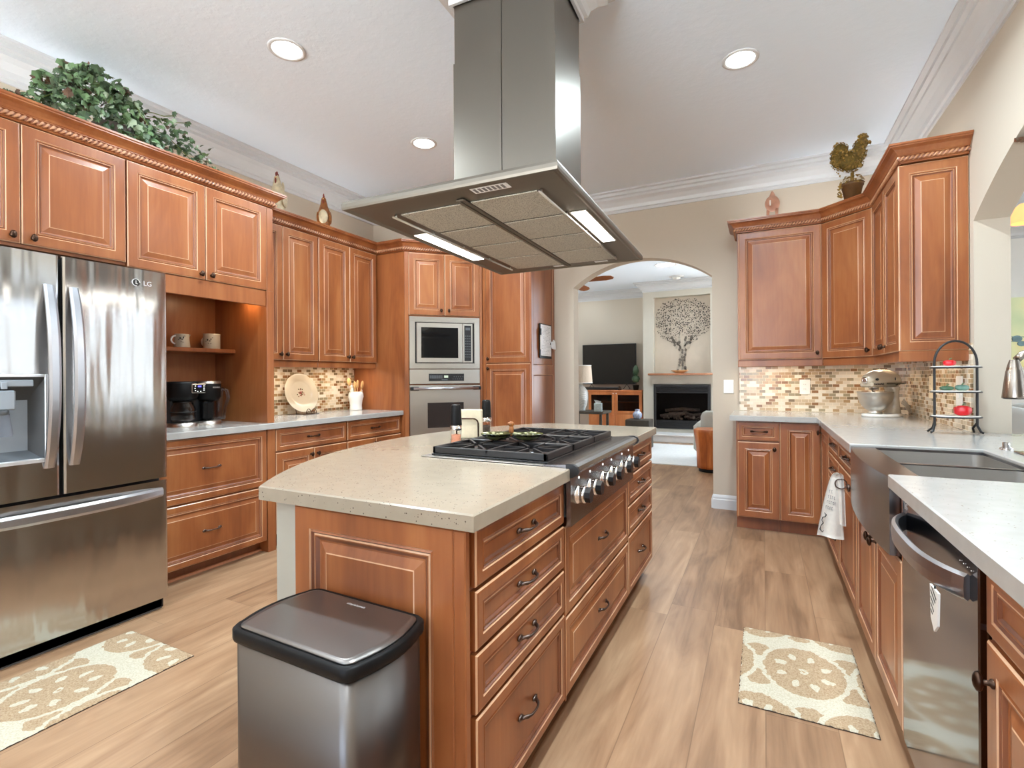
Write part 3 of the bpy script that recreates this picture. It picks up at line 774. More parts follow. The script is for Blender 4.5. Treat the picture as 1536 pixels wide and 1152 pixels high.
door(t, 1.532, 1.966, 1.856, 2.446, (1.935, 1.888)); door(t, 1.970, 2.404, 1.856, 2.446, (2.002, 1.888))
MB().bbox(2.406, 2.456, -.016, 0, 1.853, 2.446, .003).build('stile', 'maple', t)
t = thing('drawer_cabinet', 'maple base cabinet with two deep drawers beside the fridge', 'cabinet', (XF, 0, 0), R90)
mb = MB(); mb.box(1.60, 2.40, 0, .58, .10, .872); mb.box(1.60, 2.40, .07, .58, 0, .10, 1); mb.bbox(2.400, 2.462, -.021, .58, 0, .872, .002)
mb.build('body', ['maple', 'maple_dark'], t)
MB().prism([(.07, 0), (.052, 0), (.056, .012), (.064, .018), (.07, .018)], 1.60, 2.40, axis='x').build('shoe_strip', 'mantel_wood', t)
drawer(t, 1.605, 2.392, .478, .864, px=2.0); drawer(t, 1.605, 2.392, .088, .466, px=2.0)
XU = -3.44
for (a, b_, lab) in ((2.462, 3.118, 'tall two-door maple wall cabinet above the decorative plate'), (3.122, 3.846, 'tall two-door maple wall cabinet beside the oven tower')):
    t = thing('wall_cabinet', lab, 'cabinet', (XU, 0, 0), R90, 'maple wall cabinets on the left')
    MB().box(a, b_ + .003, 0, .309, 1.372, ZT).build('body', 'maple', t)
    mb = MB(); mb.bbox(a, b_, -.004, .014, 1.322, 1.374, .004); mb.build('light_rail', 'maple', t)
    mid = (a + b_) / 2 if a > 3 else 2.761
    door(t, a + .002, mid - .002, 1.380, 2.446, (mid - .03, 1.425)); door(t, mid + .002, b_ - .002, 1.380, 2.446, (mid + .03, 1.425))
    l = MB().bbox(a + .06, b_ - .06, .06, .13, 1.352, 1.371, .003); lo = l.build('under_cabinet_light', ['lens_warm'], t)
    area('under_cabinet_lamp', ((a + b_) / 2, .11, 1.349), UC_W * 1.2, b_ - a - .14, .05, (1, .87, .70), parent=t, spread=PI * .9)
area('niche_lamp', (-3.30, 2.32, 1.742), 0.9, .05, .05, (1, .72, .40), disk=True)
tag(MB().lathe([(.028, 0), (.026, -.008), (1e-4, -.009)], 20).build('puck_light', 'lens_warm', None, (-3.30, 2.32, 1.844)), 'small round puck light under the top of the coffee niche', 'light')
bpy.data.objects['niche_lamp'].location = (-3.30, 2.32, 1.83)
for i, (a, b_, lab) in enumerate(((2.466, 3.158, 'maple base cabinet below the decorative plate, one drawer over two doors'), (3.162, 3.862, 'maple base cabinet below the wooden spoons, one drawer over two doors'))):
    t = thing('base_cabinet', lab, 'cabinet', (XF, 0, 0), R90, 'maple base cabinets on the left')
    carcass(t, a, b_, 0, .872, .58, toe=.10)
    mid = (a + b_) / 2
    drawer(t, a + .004, b_ - .004, .705, .862, mat='bronze'); door(t, a + .004, mid - .002, .108, .692, (mid - .032, .645)); door(t, mid + .002, b_ - .004, .108, .692, (mid + .032, .645))
# tile backsplash
struct(MB().box(XL + .0005, XL + .009, 2.446, 3.86, .9145, 1.40).build('wall_left_tiles', 'mosaic_tile'))
# worktop
def slab(name, poly, z0, z1, mat, lab, cat='worktop', r=.004):
    mb = MB(); n = len(poly)
    cx = sum(p[0] for p in poly) / n; cy = sum(p[1] for p in poly) / n
    def inset(d):
        out = []
        for i in range(n):
            a = Vector(poly[i - 1]); b_ = Vector(poly[i]); c_ = Vector(poly[(i + 1) % n])
            u_ = (b_ - a).normalized(); v_ = (c_ - b_).normalized(); nu = Vector((-u_.y, u_.x)); nv = Vector((-v_.y, v_.x)); md = nu + nv
            md = md / max(1e-6, md.dot(nu)); out.append(b_ + md * d)
        return out
    L0 = [(p[0], p[1], z0) for p in poly]; L1 = [(p[0], p[1], z1 - r) for p in poly]; L2 = [(p.x, p.y, z1) for p in inset(r)]
    vs = L0 + L1 + L2; fs = [list(range(n))[::-1], list(range(2 * n, 3 * n))]
    for q in (0, 1):
        for i in range(n): j = (i + 1) % n; fs.append((q * n + i, q * n + j, (q + 1) * n + j, (q + 1) * n + i))
    mb.add(vs, fs); o = mb.build(name, mat); return tag(o, lab, cat)
slab('worktop', [(XL, 1.60), (-3.112, 1.60), (-3.112, 3.866), (XL, 3.866)], .873, .914, 'quartz_white', 'white quartz worktop along the left wall from fridge to oven tower')

# oven tower on the diagonal
TA = (-3.10, 3.87); TWD = .778
t = thing('oven_tower', 'diagonal maple oven tower with two doors above the microwave', 'cabinet', (TA[0], TA[1], 0), PI / 4)
mb = MB()
# body as plan polygon in world, converted to local
c45 = math.cos(PI / 4)
def loc45(x, y): dx, dy = x - TA[0], y - TA[1]; return (dx * c45 + dy * c45, -dx * c45 + dy * c45)
poly = [loc45(*p) for p in ((-3.10, 3.87), (-2.555, 4.415), (-2.555, 5.0), (-2.92, 5.0), (-3.745, 4.16), (-3.745, 3.87))]
mb.prism(poly, 0, ZT)
mb.build('body', 'maple', t)
mb = MB(); mb.bbox(.0, .040, -.018, 0, .10, ZT - .004, .002); mb.bbox(TWD - .032, TWD - .004, -.018, 0, .10, ZT - .004, .002); mb.build('face_frame', 'maple', t)
MB().box(.0, TWD, -.004, .0, 0, .1).build('toe_board', 'maple_dark', t)
door(t, .042, .3905, 1.842, 2.440, (.355, 1.888)); door(t, .3945, TWD - .034, 1.842, 2.440, (.430, 1.888))
drawer(t, .042, TWD - .034, .11, .50)
# microwave with trim kit
def frame_mb(mb, x0, x1, z0, z1, wd, y0, y1, mi=0, wt=None):
    wt = wt or wd
    mb.bbox(x0, x0 + wd, y0, y1, z0, z1, .0015, mi); mb.bbox(x1 - wd, x1, y0, y1, z0, z1, .0015, mi); mb.bbox(x0 + wd, x1 - wd, y0, y1, z1 - wt, z1, .0015, mi); mb.bbox(x0 + wd, x1 - wd, y0, y1, z0, z0 + wt, .0015, mi)
TM = Matrix.Translation((TA[0], TA[1], 0)) @ Matrix.Rotation(PI / 4, 4, 'Z')
mw = thing('microwave', 'stainless built-in microwave with black keypad above the oven', 'microwave', (TA[0], TA[1], 0), PI / 4)
MX0, MX1 = .044, TWD - .036
mb = MB(); frame_mb(mb, MX0, MX1, 1.318, 1.824, .055, -.030, -.001, 0, .052)
for zz in (1.782, 1.795, 1.808, 1.326, 1.339, 1.352): mb.bbox(MX0 + .004, MX1 - .004, -.034, -.030, zz, zz + .007, .001, 0)
mb.build('trim_kit', ['steel'], mw)
mb = MB().box(MX0 + .055, MX1 - .055, -.012, -.001, 1.37, 1.772); mb.build('recess', 'black_plastic', mw)
mb = MB(); mb.panel(MX0 + .068, MX0 + .520, 1.378, 1.764, -.042, [(0, .03, 0), (0, .002, 0), (.002, 0, 0), (.044, 0, 0), (.046, .004, 1)], 1); d_ = mb.build('door', ['steel', 'glass_black'], mw)
mb = MB(); mb.bbox(MX0 + .523, MX0 + .622, -.042, -.012, 1.378, 1.764, .002, 0); cpn = mb.build('control_panel', ['steel'], mw)
mb = MB(); mb.bbox(MX0 + .538, MX0 + .608, -.044, -.0415, 1.392, 1.745, .001, 0); kp = mb.build('keypad', ['black_plastic'], mw)
mb = MB()
for r_ in range(9):
    for c_ in range(3): mb.box(MX0 + .545 + c_ * .021, MX0 + .558 + c_ * .021, -.0446, -.0438, 1.43 + r_ * .026, 1.437 + r_ * .026)
mb.box(MX0 + .550, MX0 + .597, -.0448, -.0438, 1.70, 1.725); mb.build('keypad_marks', 'grey_plastic', mw)
ov = thing('wall_oven', 'stainless wall oven with bar handle and dark window below the microwave', 'oven', (TA[0], TA[1], 0), PI / 4)
mb = MB(); mb.bbox(MX0, MX1, -.030, -.001, 1.170, 1.310, .002); mb.build('control_panel', 'steel', ov)
mb = MB(); mb.bbox(MX0 + .185, MX0 + .535, -.033, -.029, 1.197, 1.268, .001); mb.build('display', 'black_plastic', ov)
mb = MB()
for i in range(12): mb.box(MX0 + .195 + i * .0105, MX0 + .2015 + i * .0105, -.0338, -.0328, 1.222 , 1.252)
for i in range(10): mb.box(MX0 + .42 + i * .011, MX0 + .428 + i * .011, -.0338, -.0328, 1.212 + (i % 2) * .022, 1.220 + (i % 2) * .022)
mb.box(MX0 + .31, MX0 + .37, -.0338, -.0328, 1.205, 1.213); mb.build('display_marks', 'grey_plastic', ov)
tag(MB().box(MX0 + .335, MX0 + .375, -.0338, -.0328, 1.228, 1.25).build('clock', 'display_dim', ov))
mb = MB(); mb.panel(MX0, MX1, .57, 1.155, -.040, [(0, .038, 0), (0, .003, 0), (.003, 0, 0), (.170, 0, 0), (.172, .003, 1)], 1)
dr = mb.build('door', ['steel', 'oven_glass'], ov)
mb = MB(); mb.tube([(MX0 + .03, -.085, 1.125), (MX1 - .03, -.085, 1.125)], .014, 14, 0); hd = mb.build('handle', 'steel_handle', dr)
mb = MB()
for sx_ in (MX0 + .001, MX1 - .085): mb.bbox(sx_, sx_ + .084, -.094, -.040, 1.108, 1.142, .006)
mb.build('handle_end', 'black_plastic', dr)

# pantry
t = thing('pantry_cabinet', 'tall maple pantry cabinet beside the arch with clipboard on its side', 'cabinet', (0, 4.44, 0), 0)
mb = MB(); mb.box(-2.55, -2.02, 0, .575, .10, ZT); mb.box(-2.55, -2.02, .06, .575, 0, .10, 1); mb.bbox(-2.55, -2.512, -.018, 0, .10, ZT - .005, .002); mb.build('body', ['maple', 'maple_dark'], t)
door(t, -2.510, -2.012, 1.374, 2.446, (-2.480, 1.415)); door(t, -2.510, -2.012, .108, 1.362, (-2.480, 1.318))
sp_ = thing('tmp', None, None)
bpy.data.objects.remove(sp_)
SP_R = [(0, .018, 0), (0, 0, 0), (.045, 0, 0), (.048, .003, 1), (.053, .001, 0), (.058, .007, 2), (.062, .006, 0)]
def side_panel(par, name, x0, x1, z0, z1, mtx):
    mb = MB(); mb.T = mtx; mb.panel(x0, x1, z0, z1, -.018, SP_R); return mb.build(name, W3, par)
MS = Matrix.Translation((-2.02, 0, 0)) @ Matrix.Rotation(PI / 2, 4, 'Z')   # faces +X; local x = Y
side_panel(t, 'side_panel', -.018, .575, 1.30, ZT, MS); side_panel(t, 'side_panel', -.018, .575, .0, 1.30, MS)

cab_crown('cabinet_crown', [(-3.75, .622), (XF + .0, .622), (XF + .0, 2.458), (XU, 2.458), (XU, 3.868), (TA[0], 3.868), (-2.553, 4.42), (-2.002, 4.42), (-2.002, 5.018)], 2.555, 'maple crown moulding with rope bead along the left cabinets, oven tower and pantry')
tag(MB().box(XL + .003, XF - .022, .65, 2.432, 2.4525, 2.553).build('top_board', 'maple', None), 'maple board on top of the deep left cabinets under the ivy', 'board')
tag(MB().box(XL + .003, XU - .022, 2.482, 3.84, 2.4525, 2.553).build('top_board', 'maple', None), 'maple board on top of the shallow cabinets under the rooster figures', 'board')

# light strips lying on top of the cabinets, behind the crown
def up_strip(x0, x1, y0, y1, z, power, lab):
    o = MB().bbox(x0, x1, y0, y1, z, z + .012, .003).build('light_strip', 'lens_warm'); tag(o, lab, 'light strip')
    area('cabinet_top_lamp', ((x0 + x1) / 2, (y0 + y1) / 2, z + .016), power, x1 - x0, y1 - y0, (.84, .93, 1.0), rot=(PI, 0, 0), spread=PI * .9)
up_strip(-3.56, -3.525, .75, 2.40, 2.5535, UP_W, 'slim light strip lying on top of the deep left cabinets')
up_strip(-3.56, -3.525, 2.50, 3.80, 2.5535, UP_W * .8, 'slim light strip lying on top of the shallow left cabinets')
# ------------------------------------------------------------------ right hand cabinets
UZ0, UZ1 = 1.366, 2.436; UT = 2.442
def wall_unit(lab, loc, rz, x0, x1, doors, depth=.315, body=None):
    t = thing('wall_cabinet', lab, 'cabinet', loc, rz, 'maple wall cabinets on the right')
    if body is None: MB().box(x0, x1, 0, depth, UZ0 - .008, UT).build('body', 'maple', t)
    else: MB().prism(body, UZ0 - .008, UT).build('body', 'maple', t)
    MB().bbox(x0, x1, -.004, .014, UZ0 - .062, UZ0 - .006, .004).build('light_rail', 'maple', t)
    for (a, b_, kx) in doors: door(t, a, b_, UZ0, UZ1, (kx, UZ0 + .045) if kx is not None else None)
    return t
t = wall_unit('square single-door maple wall cabinet beside the arch, hen figure on top', (0, 4.71, 0), 0, -.195, .425, [(-.185, .415, .385)])
area('under_cabinet_lamp', (.10, .12, 1.342), UC_W, .46, .05, (1, .86, .68), parent=t, spread=PI * .9)
MB().bbox(-.14, .34, .08, .15, 1.344, 1.358, .003).build('under_cabinet_light', 'lens_warm', t)
Cx, Cy = .427, 4.71; Dx, Dy = .722, 4.415
DL = math.hypot(Dx - Cx, Dy - Cy)
def locm45(x, y): dx, dy = x - Cx, y - Cy; return (dx * c45 - dy * c45, dx * c45 + dy * c45)
body = [locm45(*p) for p in ((Cx, Cy), (Dx, Dy), (1.015, 4.415), (1.015, 5.015), (.427, 5.015))]
t = wall_unit('diagonal corner maple wall cabinet, rooster topiary on top', (Cx, Cy, 0), -PI / 4, 0, DL, [(.006, DL - .006, DL - .035)], body=body)
area('under_cabinet_lamp', (DL / 2, .25, 1.342), UC_W * .8, .25, .06, (1, .84, .64), parent=t, spread=PI * .9)
t = wall_unit('maple wall cabinet with two doors and a panelled end beside the pass-through arch', (.722, 0, 0), RM90, -4.413, -3.62, [(-4.40, -4.012, -4.04), (-4.008, -3.622, -3.98)], depth=.295)
area('under_cabinet_lamp', (-4.0, .12, 1.342), UC_W, .5, .05, (1, .86, .68), parent=t, spread=PI * .9)
ME = Matrix.Rotation(PI / 2, 4, 'Z')       # unit local -> panel facing world -Y
mb = MB(); mb.T = Matrix.Rotation(PI / 2, 4, 'Z') @ Matrix.Translation((0, 3.618, 0)) 
mb.panel(.702 - .722, 1.016 - .722, UZ0, UZ1, -.018, DOOR_R)
# local frame: world (x,y) = (.722+ly, -lx); rotate so panel lies at world Y = 3.6
o = mb.build('end_panel', W3, t)
MB().bbox(-3.62, -3.60, -.02, .296, UZ0 - .062, UZ0 - .002, .003).build('end_rail', 'maple', t)
cab_crown('cabinet_crown', [(-.197, 5.018), (-.197, 4.708), (.427, 4.708), (.722, 4.413), (.722, 3.602), (1.018, 3.602)], 2.545, 'maple crown moulding with rope bead along the right wall cabinets')
tb = [(-.17, 5.0), (-.17, 4.74), (.44, 4.74), (.75, 4.43), (.75, 3.64), (1.0, 3.64), (1.0, 5.0)]
up_strip(-.12, .95, 4.86, 4.89, 2.5435, UP_W * .6, 'slim light strip lying along the back wall on top of the right cabinets')
up_strip(.86, .89, 3.66, 4.80, 2.5435, UP_W * .6, 'slim light strip lying along the right wall on top of the end cabinet')
tag(MB().prism(tb, 2.4425, 2.543).build('top_board', 'maple'), 'maple board on top of the right wall cabinets under the hen and topiary', 'board')
struct(MB().box(-.197, 1.0195, YB - .009, YB - .0005, .9145, 1.40).build('wall_back_tiles', 'mosaic_tile'))
struct(MB().box(XR - .009, XR - .0005, 3.565, YB - .0095, .9145, 1.40).build('wall_right_tiles', 'mosaic_tile'))

# base units
t = thing('base_cabinet', 'narrow maple base cabinet by the arch with one small drawer over a door', 'cabinet', (0, 4.42, 0), 0, 'maple base cabinets on the right')
carcass(t, -.200, .112, 0, .872, .58, toe=.10)
drawer(t, -.188, .106, .716, .862, px=-.035, mat='bronze'); door(t, -.188, .106, .108, .704, (.072, .655))
t = thing('corner_cabinet', 'maple corner base cabinet with a full height door facing the aisle', 'cabinet', (0, 4.42, 0), 0, 'maple base cabinets on the right')
mb = MB(); mb.prism([(.114, 0), (.402, 0), (.402, -.478), (1.01, -.478), (1.01, .58), (.114, .58)], .10, .872); mb.prism([(.114, .06), (.46, .06), (.46, -.478), (1.01, -.478), (1.01, .58), (.114, .58)], 0, .10, 1)
mb.build('body', ['maple', 'maple_dark'], t)
door(t, .112, .380, .108, .862)
mb = MB(); mb.T = Matrix.Translation((.402, 0, 0)) @ Matrix.Rotation(RM90, 4, 'Z'); mb.panel(.022, .474, .108, .862, -.020, DOOR_R); d2 = mb.build('door', W3, t)
kk = knob(d2, .382, .80, 0, 'bronze'); kk.location = (.382, -.055, .80); kk.rotation_euler = (0, 0, RM90)
XB = .402
t = thing('drawer_cabinet', 'narrow maple base cabinet with a stack of drawers left of the hanging towel', 'cabinet', (XB, 0, 0), RM90, 'maple base cabinets on the right')
carcass(t, -3.940, -3.432, 0, .872, .61, toe=.10)
for z0, z1 in ((.730, .862), (.570, .722), (.345, .562), (.108, .337)): drawer(t, -3.936, -3.436, z0, z1, DRAW_R)
t = thing('base_cabinet', 'maple base cabinet behind the hanging towel, drawer over one door', 'cabinet', (XB, 0, 0), RM90, 'maple base cabinets on the right')
carcass(t, -3.430, -2.812, 0, .872, .61, toe=.10)
drawer(t, -3.426, -2.816, .730, .862, DRAW_R); door(t, -3.426, -2.816, .108, .722, (-2.86, .690), mat='pewter')
t = thing('sink_cabinet', 'maple sink base with two doors under the farmhouse sink', 'cabinet', (XB, 0, 0), RM90, 'maple base cabinets on the right')
mb = MB(); mb.box(-2.810, -1.925, 0, .61, .10, .60); mb.box(-2.81, -2.772, 0, .61, .60, .872); mb.box(-1.958, -1.925, 0, .61, .60, .872); mb.box(-2.810, -1.925, .055, .61, 0, .10, 1); mb.build('body', ['maple', 'maple_dark'], t)
door(t, -2.806, -2.384, .108, .640, (-2.418, .590)); door(t, -2.380, -1.956, .108, .640, (-2.346, .590))
MB().bbox(-1.952, -1.918, -.018, 0, .10, .866, .002).build('filler_strip', 'maple', t)
t = thing('base_cabinet', 'maple base cabinet nearest the camera, drawer over a door right of the dishwasher', 'cabinet', (XB, 0, 0), RM90, 'maple base cabinets on the right')
carcass(t, -1.296, -.70, 0, .872, .61, toe=.10)
MB().bbox(-1.296, -1.284, -.006, 0, .10, .868, .001).build('filler_strip', 'maple', t)
drawer(t, -1.282, -.72, .728, .864, DRAW_R); door(t, -1.282, -.72, .108, .716, (-1.245, .648))

# worktop on the right with the sink cut-out, one continuous piece through the arch
SK0, SK1 = 1.965, 2.765      # sink along Y
slab('worktop', [(-.245, YB), (-.245, 4.365), (.352, 4.365), (.352, SK1), (.822, SK1), (.822, SK0), (.352, SK0), (.352, .70), (XR, .70), (XR, .902), (1.50, .902), (1.50, 3.548), (XR, 3.548), (XR, YB)],
     .873, .914, 'quartz_white', 'white quartz worktop wrapping the right corner and sink and running through the arch')

# ------------------------------------------------------------------ farmhouse sink, faucet, dishwasher
t = thing('kitchen_sink', 'stainless double bowl farmhouse sink with bowed apron front', 'sink', (0, 0, 0))
def bow(y, x0=.352, d=.022): q = (y - SK0) / (SK1 - SK0) * 2 - 1; return x0 - d * (1 - q * q) + .004
n = 20; ys = [SK0 + .002 + (SK1 - SK0 - .004) * i / n for i in range(n + 1)]
front_c = [(bow(y), y) for y in ys]
mb = MB(); poly = front_c + [(.400, SK1 - .002), (.400, SK0 + .002)]
mb.prism(poly[::-1], .655, .903, smooth=False); ap = mb.build('apron', 'steel_dark', t)
mb = MB()       # rim and deck ring
ix0, ix1, iy0, iy1 = .445, .812, SK0 + .02, SK1 - .02
ymid = 2.345
def bowl(mb, x0, x1, y0, y1, zt, zb, r=.035):
    def rr(i):
        o = []; 
        for (cx, cy, a0) in ((x1 - r, y1 - r, 0), (x0 + r, y1 - r, PI / 2), (x0 + r, y0 + r, PI), (x1 - r, y0 + r, 3 * PI / 2)):
            for k in range(7): a = a0 + PI / 2 * k / 6; o.append((cx + (r - i) * math.cos(a), cy + (r - i) * math.sin(a)))
        return o
    loops = [(0, zt), (.001, zb + .03), (.008, zb + .008), (.03, zb)]
    vs = []; fs = []; m_ = 28
    for (i, z) in loops: vs += [(p[0], p[1], z) for p in rr(i)]
    for l in range(3):
        for k in range(m_): fs.append((l * m_ + k, (l + 1) * m_ + k, (l + 1) * m_ + (k + 1) % m_, l * m_ + (k + 1) % m_))
    fs.append([3 * m_ + k for k in range(m_)]); mb.add(vs, fs, 0, True)
mb.box(.398, ix0, SK0 + .002, SK1 - .002, .893, .9028); mb.box(ix0, .820, SK0 + .002, iy0, .893, .9028); mb.box(ix0, .820, iy1, SK1 - .002, .893, .9028); mb.box(ix1, .820, iy0, iy1, .893, .9028); mb.box(ix0, ix1, ymid - .010, ymid + .010, .885, .8975)
mb.build('rim', 'steel_dark', t)
for (a, b_) in ((iy0, ymid - .01), (ymid + .01, iy1)):
    mb = MB(); bowl(mb, ix0, ix1, a, b_, .893, .68); mb.lathe([(.04, .6815), (.03, .683), (1e-4, .679)], 20, c=((ix0 + ix1) / 2, (a + b_) / 2, 0)); mb.build('bowl', 'steel_sink', t)
fc = thing('kitchen_faucet', 'brushed nickel pull-down faucet, spray head showing at the right edge', 'faucet', (.925, 2.36, .914))
MB().bbox(-.030, .030, -.13, .345, 0, .008, .003).build('deck_plate', 'nickel', fc)
MB().lathe([(.030, .006), (.028, .02), (.022, .05), (.022, .12), (.014, .14)], 24).build('body', 'nickel', fc)
pts = [(0, 0, .13)] + [(0, 0, .18 + .03 * i) for i in range(5)] + [(-.078 + .078 * math.cos(a), -.012 * (1 - math.cos(a)), .315 + .085 * math.sin(a)) for a in [PI * i / 10 for i in range(1, 9)]]
MB().tube(pts, .012, 14).build('spout', 'nickel', fc)
sh = MB(); sx_, sy_ = -.150, -.03
sh.lathe([(.012, .365), (.016, .352), (.019, .340), (.0205, .334), (.0205, .329), (.0225, .325), (.030, .262), (.0330, .236), (.0325, .232), (.026, .231)], 28, c=(sx_, sy_, 0)); sho = sh.build('spray_head', 'nickel', fc)
MB().lathe([(.031, .2315), (.026, .229), (1e-4, .228)], 24, c=(sx_, sy_, 0)).build('nozzle_face', 'black_plastic', sho)
MB().tube([(.0, .022, .07), (.0, .05, .085), (.0, .10, .12)], [.008, .006, .005], 10).build('lever', 'nickel', fc)
ds = thing('soap_dispenser', 'small chrome fitting at the far end of the sink deck', 'soap dispenser', (.905, 2.80, .914))
MB().lathe([(.022, 0), (.022, .006), (.012, .012), (.012, .03), (1e-4, .032)], 20).build('collar', 'chrome', ds)

dw = thing('dishwasher', 'stainless dishwasher with bowed handle between sink and nearest cabinet', 'dishwasher', (XB, 0, 0), RM90)
MB().box(-1.912, -1.304, 0.002, .58, .10, .868).build('body', 'dark_case', dw)
mb = MB(); mb.bbox(-1.913, -1.303, -.024, 0, .112, .858, .003); dd = mb.build('door', 'steel_dw', dw)
MB().box(-1.913, -1.303, -.016, 0, .859, .868).build('control_strip', 'black_plastic', dw)
MB().box(-1.912, -1.304, .05, .4, 0, .10).build('toe_plate', 'black_plastic', dw)
pts = []; 
for i in range(25):
    q = -1 + 2 * i / 24; pts.append((-1.608 + q * .262, -.028 - .052 * (1 - abs(q) ** 3.0) ** .9, .790))
vs = []; fs = []
for i, p in enumerate(pts):
    a = Vector(pts[min(i + 1, 24)]) - Vector(pts[max(i - 1, 0)]); a.normalize(); nrm = Vector((a.y, -a.x, 0))
    for (o, z) in ((-.007, -.022), (-.007, .022), (.000, .028), (.008, .022), (.010, 0), (.008, -.022), (.0, -.028)): vs.append((p[0] + nrm.x * o, p[1] + nrm.y * o, p[2] + z))
for i in range(24):
    for k in range(7): fs.append((i * 7 + k, i * 7 + (k + 1) % 7, (i + 1) * 7 + (k + 1) % 7, (i + 1) * 7 + k))
fs.append(list(range(7))); fs.append([24 * 7 + k for k in range(7)])
MB().add(vs, fs, 0, False).build('handle', 'steel_handle', dd)
front_text('LG', .026, 'logo_silver', dd, -1.866, -.0245, .835, name='logo')
mb = MB()
for i in range(4): mb.lathe([(.0012, -.0255), (1e-4, -.0262)], 8, c=(-1.400 + i * .022, 0, .829), axis='y')
mb.build('indicator_lights', 'led_white', dd)
tg = thing('hanging_tag', 'small white pointed tag hanging from the dishwasher handle', 'tag', (.330, 1.385, .765), RM90)
mb = MB(); mb.prism([(-.024, -.072), (0, -.094), (.024, -.072), (.030, .0), (-.030, .0)], -.002, .002, axis='y'); mb.build('card', 'white_plastic', tg)
mb = MB(); mb.T = Matrix.Rotation(math.radians(28), 4, 'Y')
for (z, a, b_) in ((-.006, -.012, .030), (-.018, -.014, .028), (-.031, -.008, .022), (-.043, 0, .03), (-.055, .006, .026)): mb.box(a, b_ - .006, -.0026, -.0021, z - .004, z)
mb.build('emblem', 'ink', tg)
MB().tube([(0, 0, -.002), (0, 0, .006)], .002, 6).build('loop', 'ink', tg)

# towel on a ring
tw = thing('kitchen_towel', 'white tea towel with grey lettering hanging from a ring on the right cabinets', 'towel', (.316, 2.885, .745))
def cloth(top, bot, h, depth, ph, nu=18, nv=16, sway=0.0, yo=0.0):
    vs = []; fs = []
    for j in range(nv + 1):
        v = j / nv; e = v ** .75
        for i in range(nu + 1):
            u_ = i / nu; x = (top[0] + (top[1] - top[0]) * u_) * (1 - e) + (bot[0] + (bot[1] - bot[0]) * u_) * e
            y = yo + depth * math.sin(u_ * PI * 2.2 + ph) * (.4 + .8 * e) + sway * v
            vs.append((x, y, -h * v + (.010 * (1 - (2 * u_ - 1) ** 2) if j == 0 else 0) - .012 * u_ * v))
    for j in range(nv):
        for i in range(nu): fs.append((j * (nu + 1) + i, j * (nu + 1) + i + 1, (j + 1) * (nu + 1) + i + 1, (j + 1) * (nu + 1) + i))
    return vs, fs
def solid(mb, vs, fs, th=.003, mi=0, dy=(0, 1, 0)):
    n_ = len(vs); d = Vector(dy) * th; v2 = [tuple(Vector(p) + d) for p in vs]
    edge = {}
    for f in fs:
        for k in range(len(f)):
            a, b_ = f[k], f[(k + 1) % len(f)]
            edge[(a, b_)] = edge.get((a, b_), 0) + 1
    side = [(a, b_, b_ + n_, a + n_) for (a, b_) in edge if (b_, a) not in edge]
    mb.add(vs + v2, [tuple(f) for f in fs] + [tuple(i + n_ for i in f[::-1]) for f in fs] + side, mi, True)
mb = MB(); vs, fs = cloth((-.020, .014), (-.086, .022), .300, .007, .4, sway=-.01); solid(mb, vs, fs)
vs, fs = cloth((-.006, .026), (.000, .036), .235, .006, 1.2, yo=-.006); solid(mb, vs, fs)
vs, fs = cloth((-.012, .014), (-.03, .030), .305, .004, 2.0, yo=.014); solid(mb, vs, fs)
mb.build('cloth', 'towel_cloth', tw)
MB().tube([(.014 + .024 * math.cos(a), -.013, -.040 + .024 * math.sin(a)) for a in [2 * PI * i / 20 for i in range(20)]], .003, 8, closed=True).build('ring', 'pewter', tw)
mb = MB(); random.seed(5)
for r_, (n_, w_) in enumerate(((2, .005), (4, .005), (5, .0055), (4, .005))):
    for k in range(n_):
        x = -.040 - .005 * r_ + k * .0080 + .006; z = -.080 - r_ * .026 - k * .002
        mb.box(x, x + .0016, -.0165 - .0004 * r_, -.0155, z - .006, z + .008); mb.box(x, x + w_, -.0165 - .0004 * r_, -.0155, z + .006, z + .008)
        if k % 2: mb.box(x, x + w_, -.0165, -.0155, z - .006, z - .004)
mb.build('lettering', 'ink_grey', tw)
mb = MB(); pts = [(-.055, -.0175, -.185), (-.047, -.0175, -.195), (-.052, -.0175, -.205), (-.062, -.0175, -.208), (-.066, -.0175, -.222), (-.060, -.0175, -.236), (-.070, -.0175, -.250), (-.074, -.0175, -.268), (-.064, -.0175, -.280), (-.058, -.0175, -.272)]
mb.tube(pts, [.003, .005, .004, .005, .003, .005, .003, .006, .004, .002], 6, sy=.5); mb.build('sketch', 'ink', tw)

# ------------------------------------------------------------------ island
IX = -.640
t = thing('island_cabinet', 'near island drawer unit with four drawers and panelled end behind the trash can', 'cabinet', (IX, 0, 0), R90, 'island cabinets')
mb = MB(); mb.box(1.022, 1.640, 0, .560, .10, .872); mb.box(1.022, 1.640, .05, .560, 0, .10, 1); mb.build('body', ['maple', 'maple_dark'], t)
for z0, z1, R_ in ((.722, .862, DRAW_R), (.568, .712, DRAW_R), (.414, .558, DRAW_R), (.112, .404, DRAW_R)): drawer(t, 1.040, 1.636, z0, z1, R_)
mb = MB(); mb.T = Matrix.Rotation(RM90, 4, 'Z') @ Matrix.Translation((0, 1.020, 0))
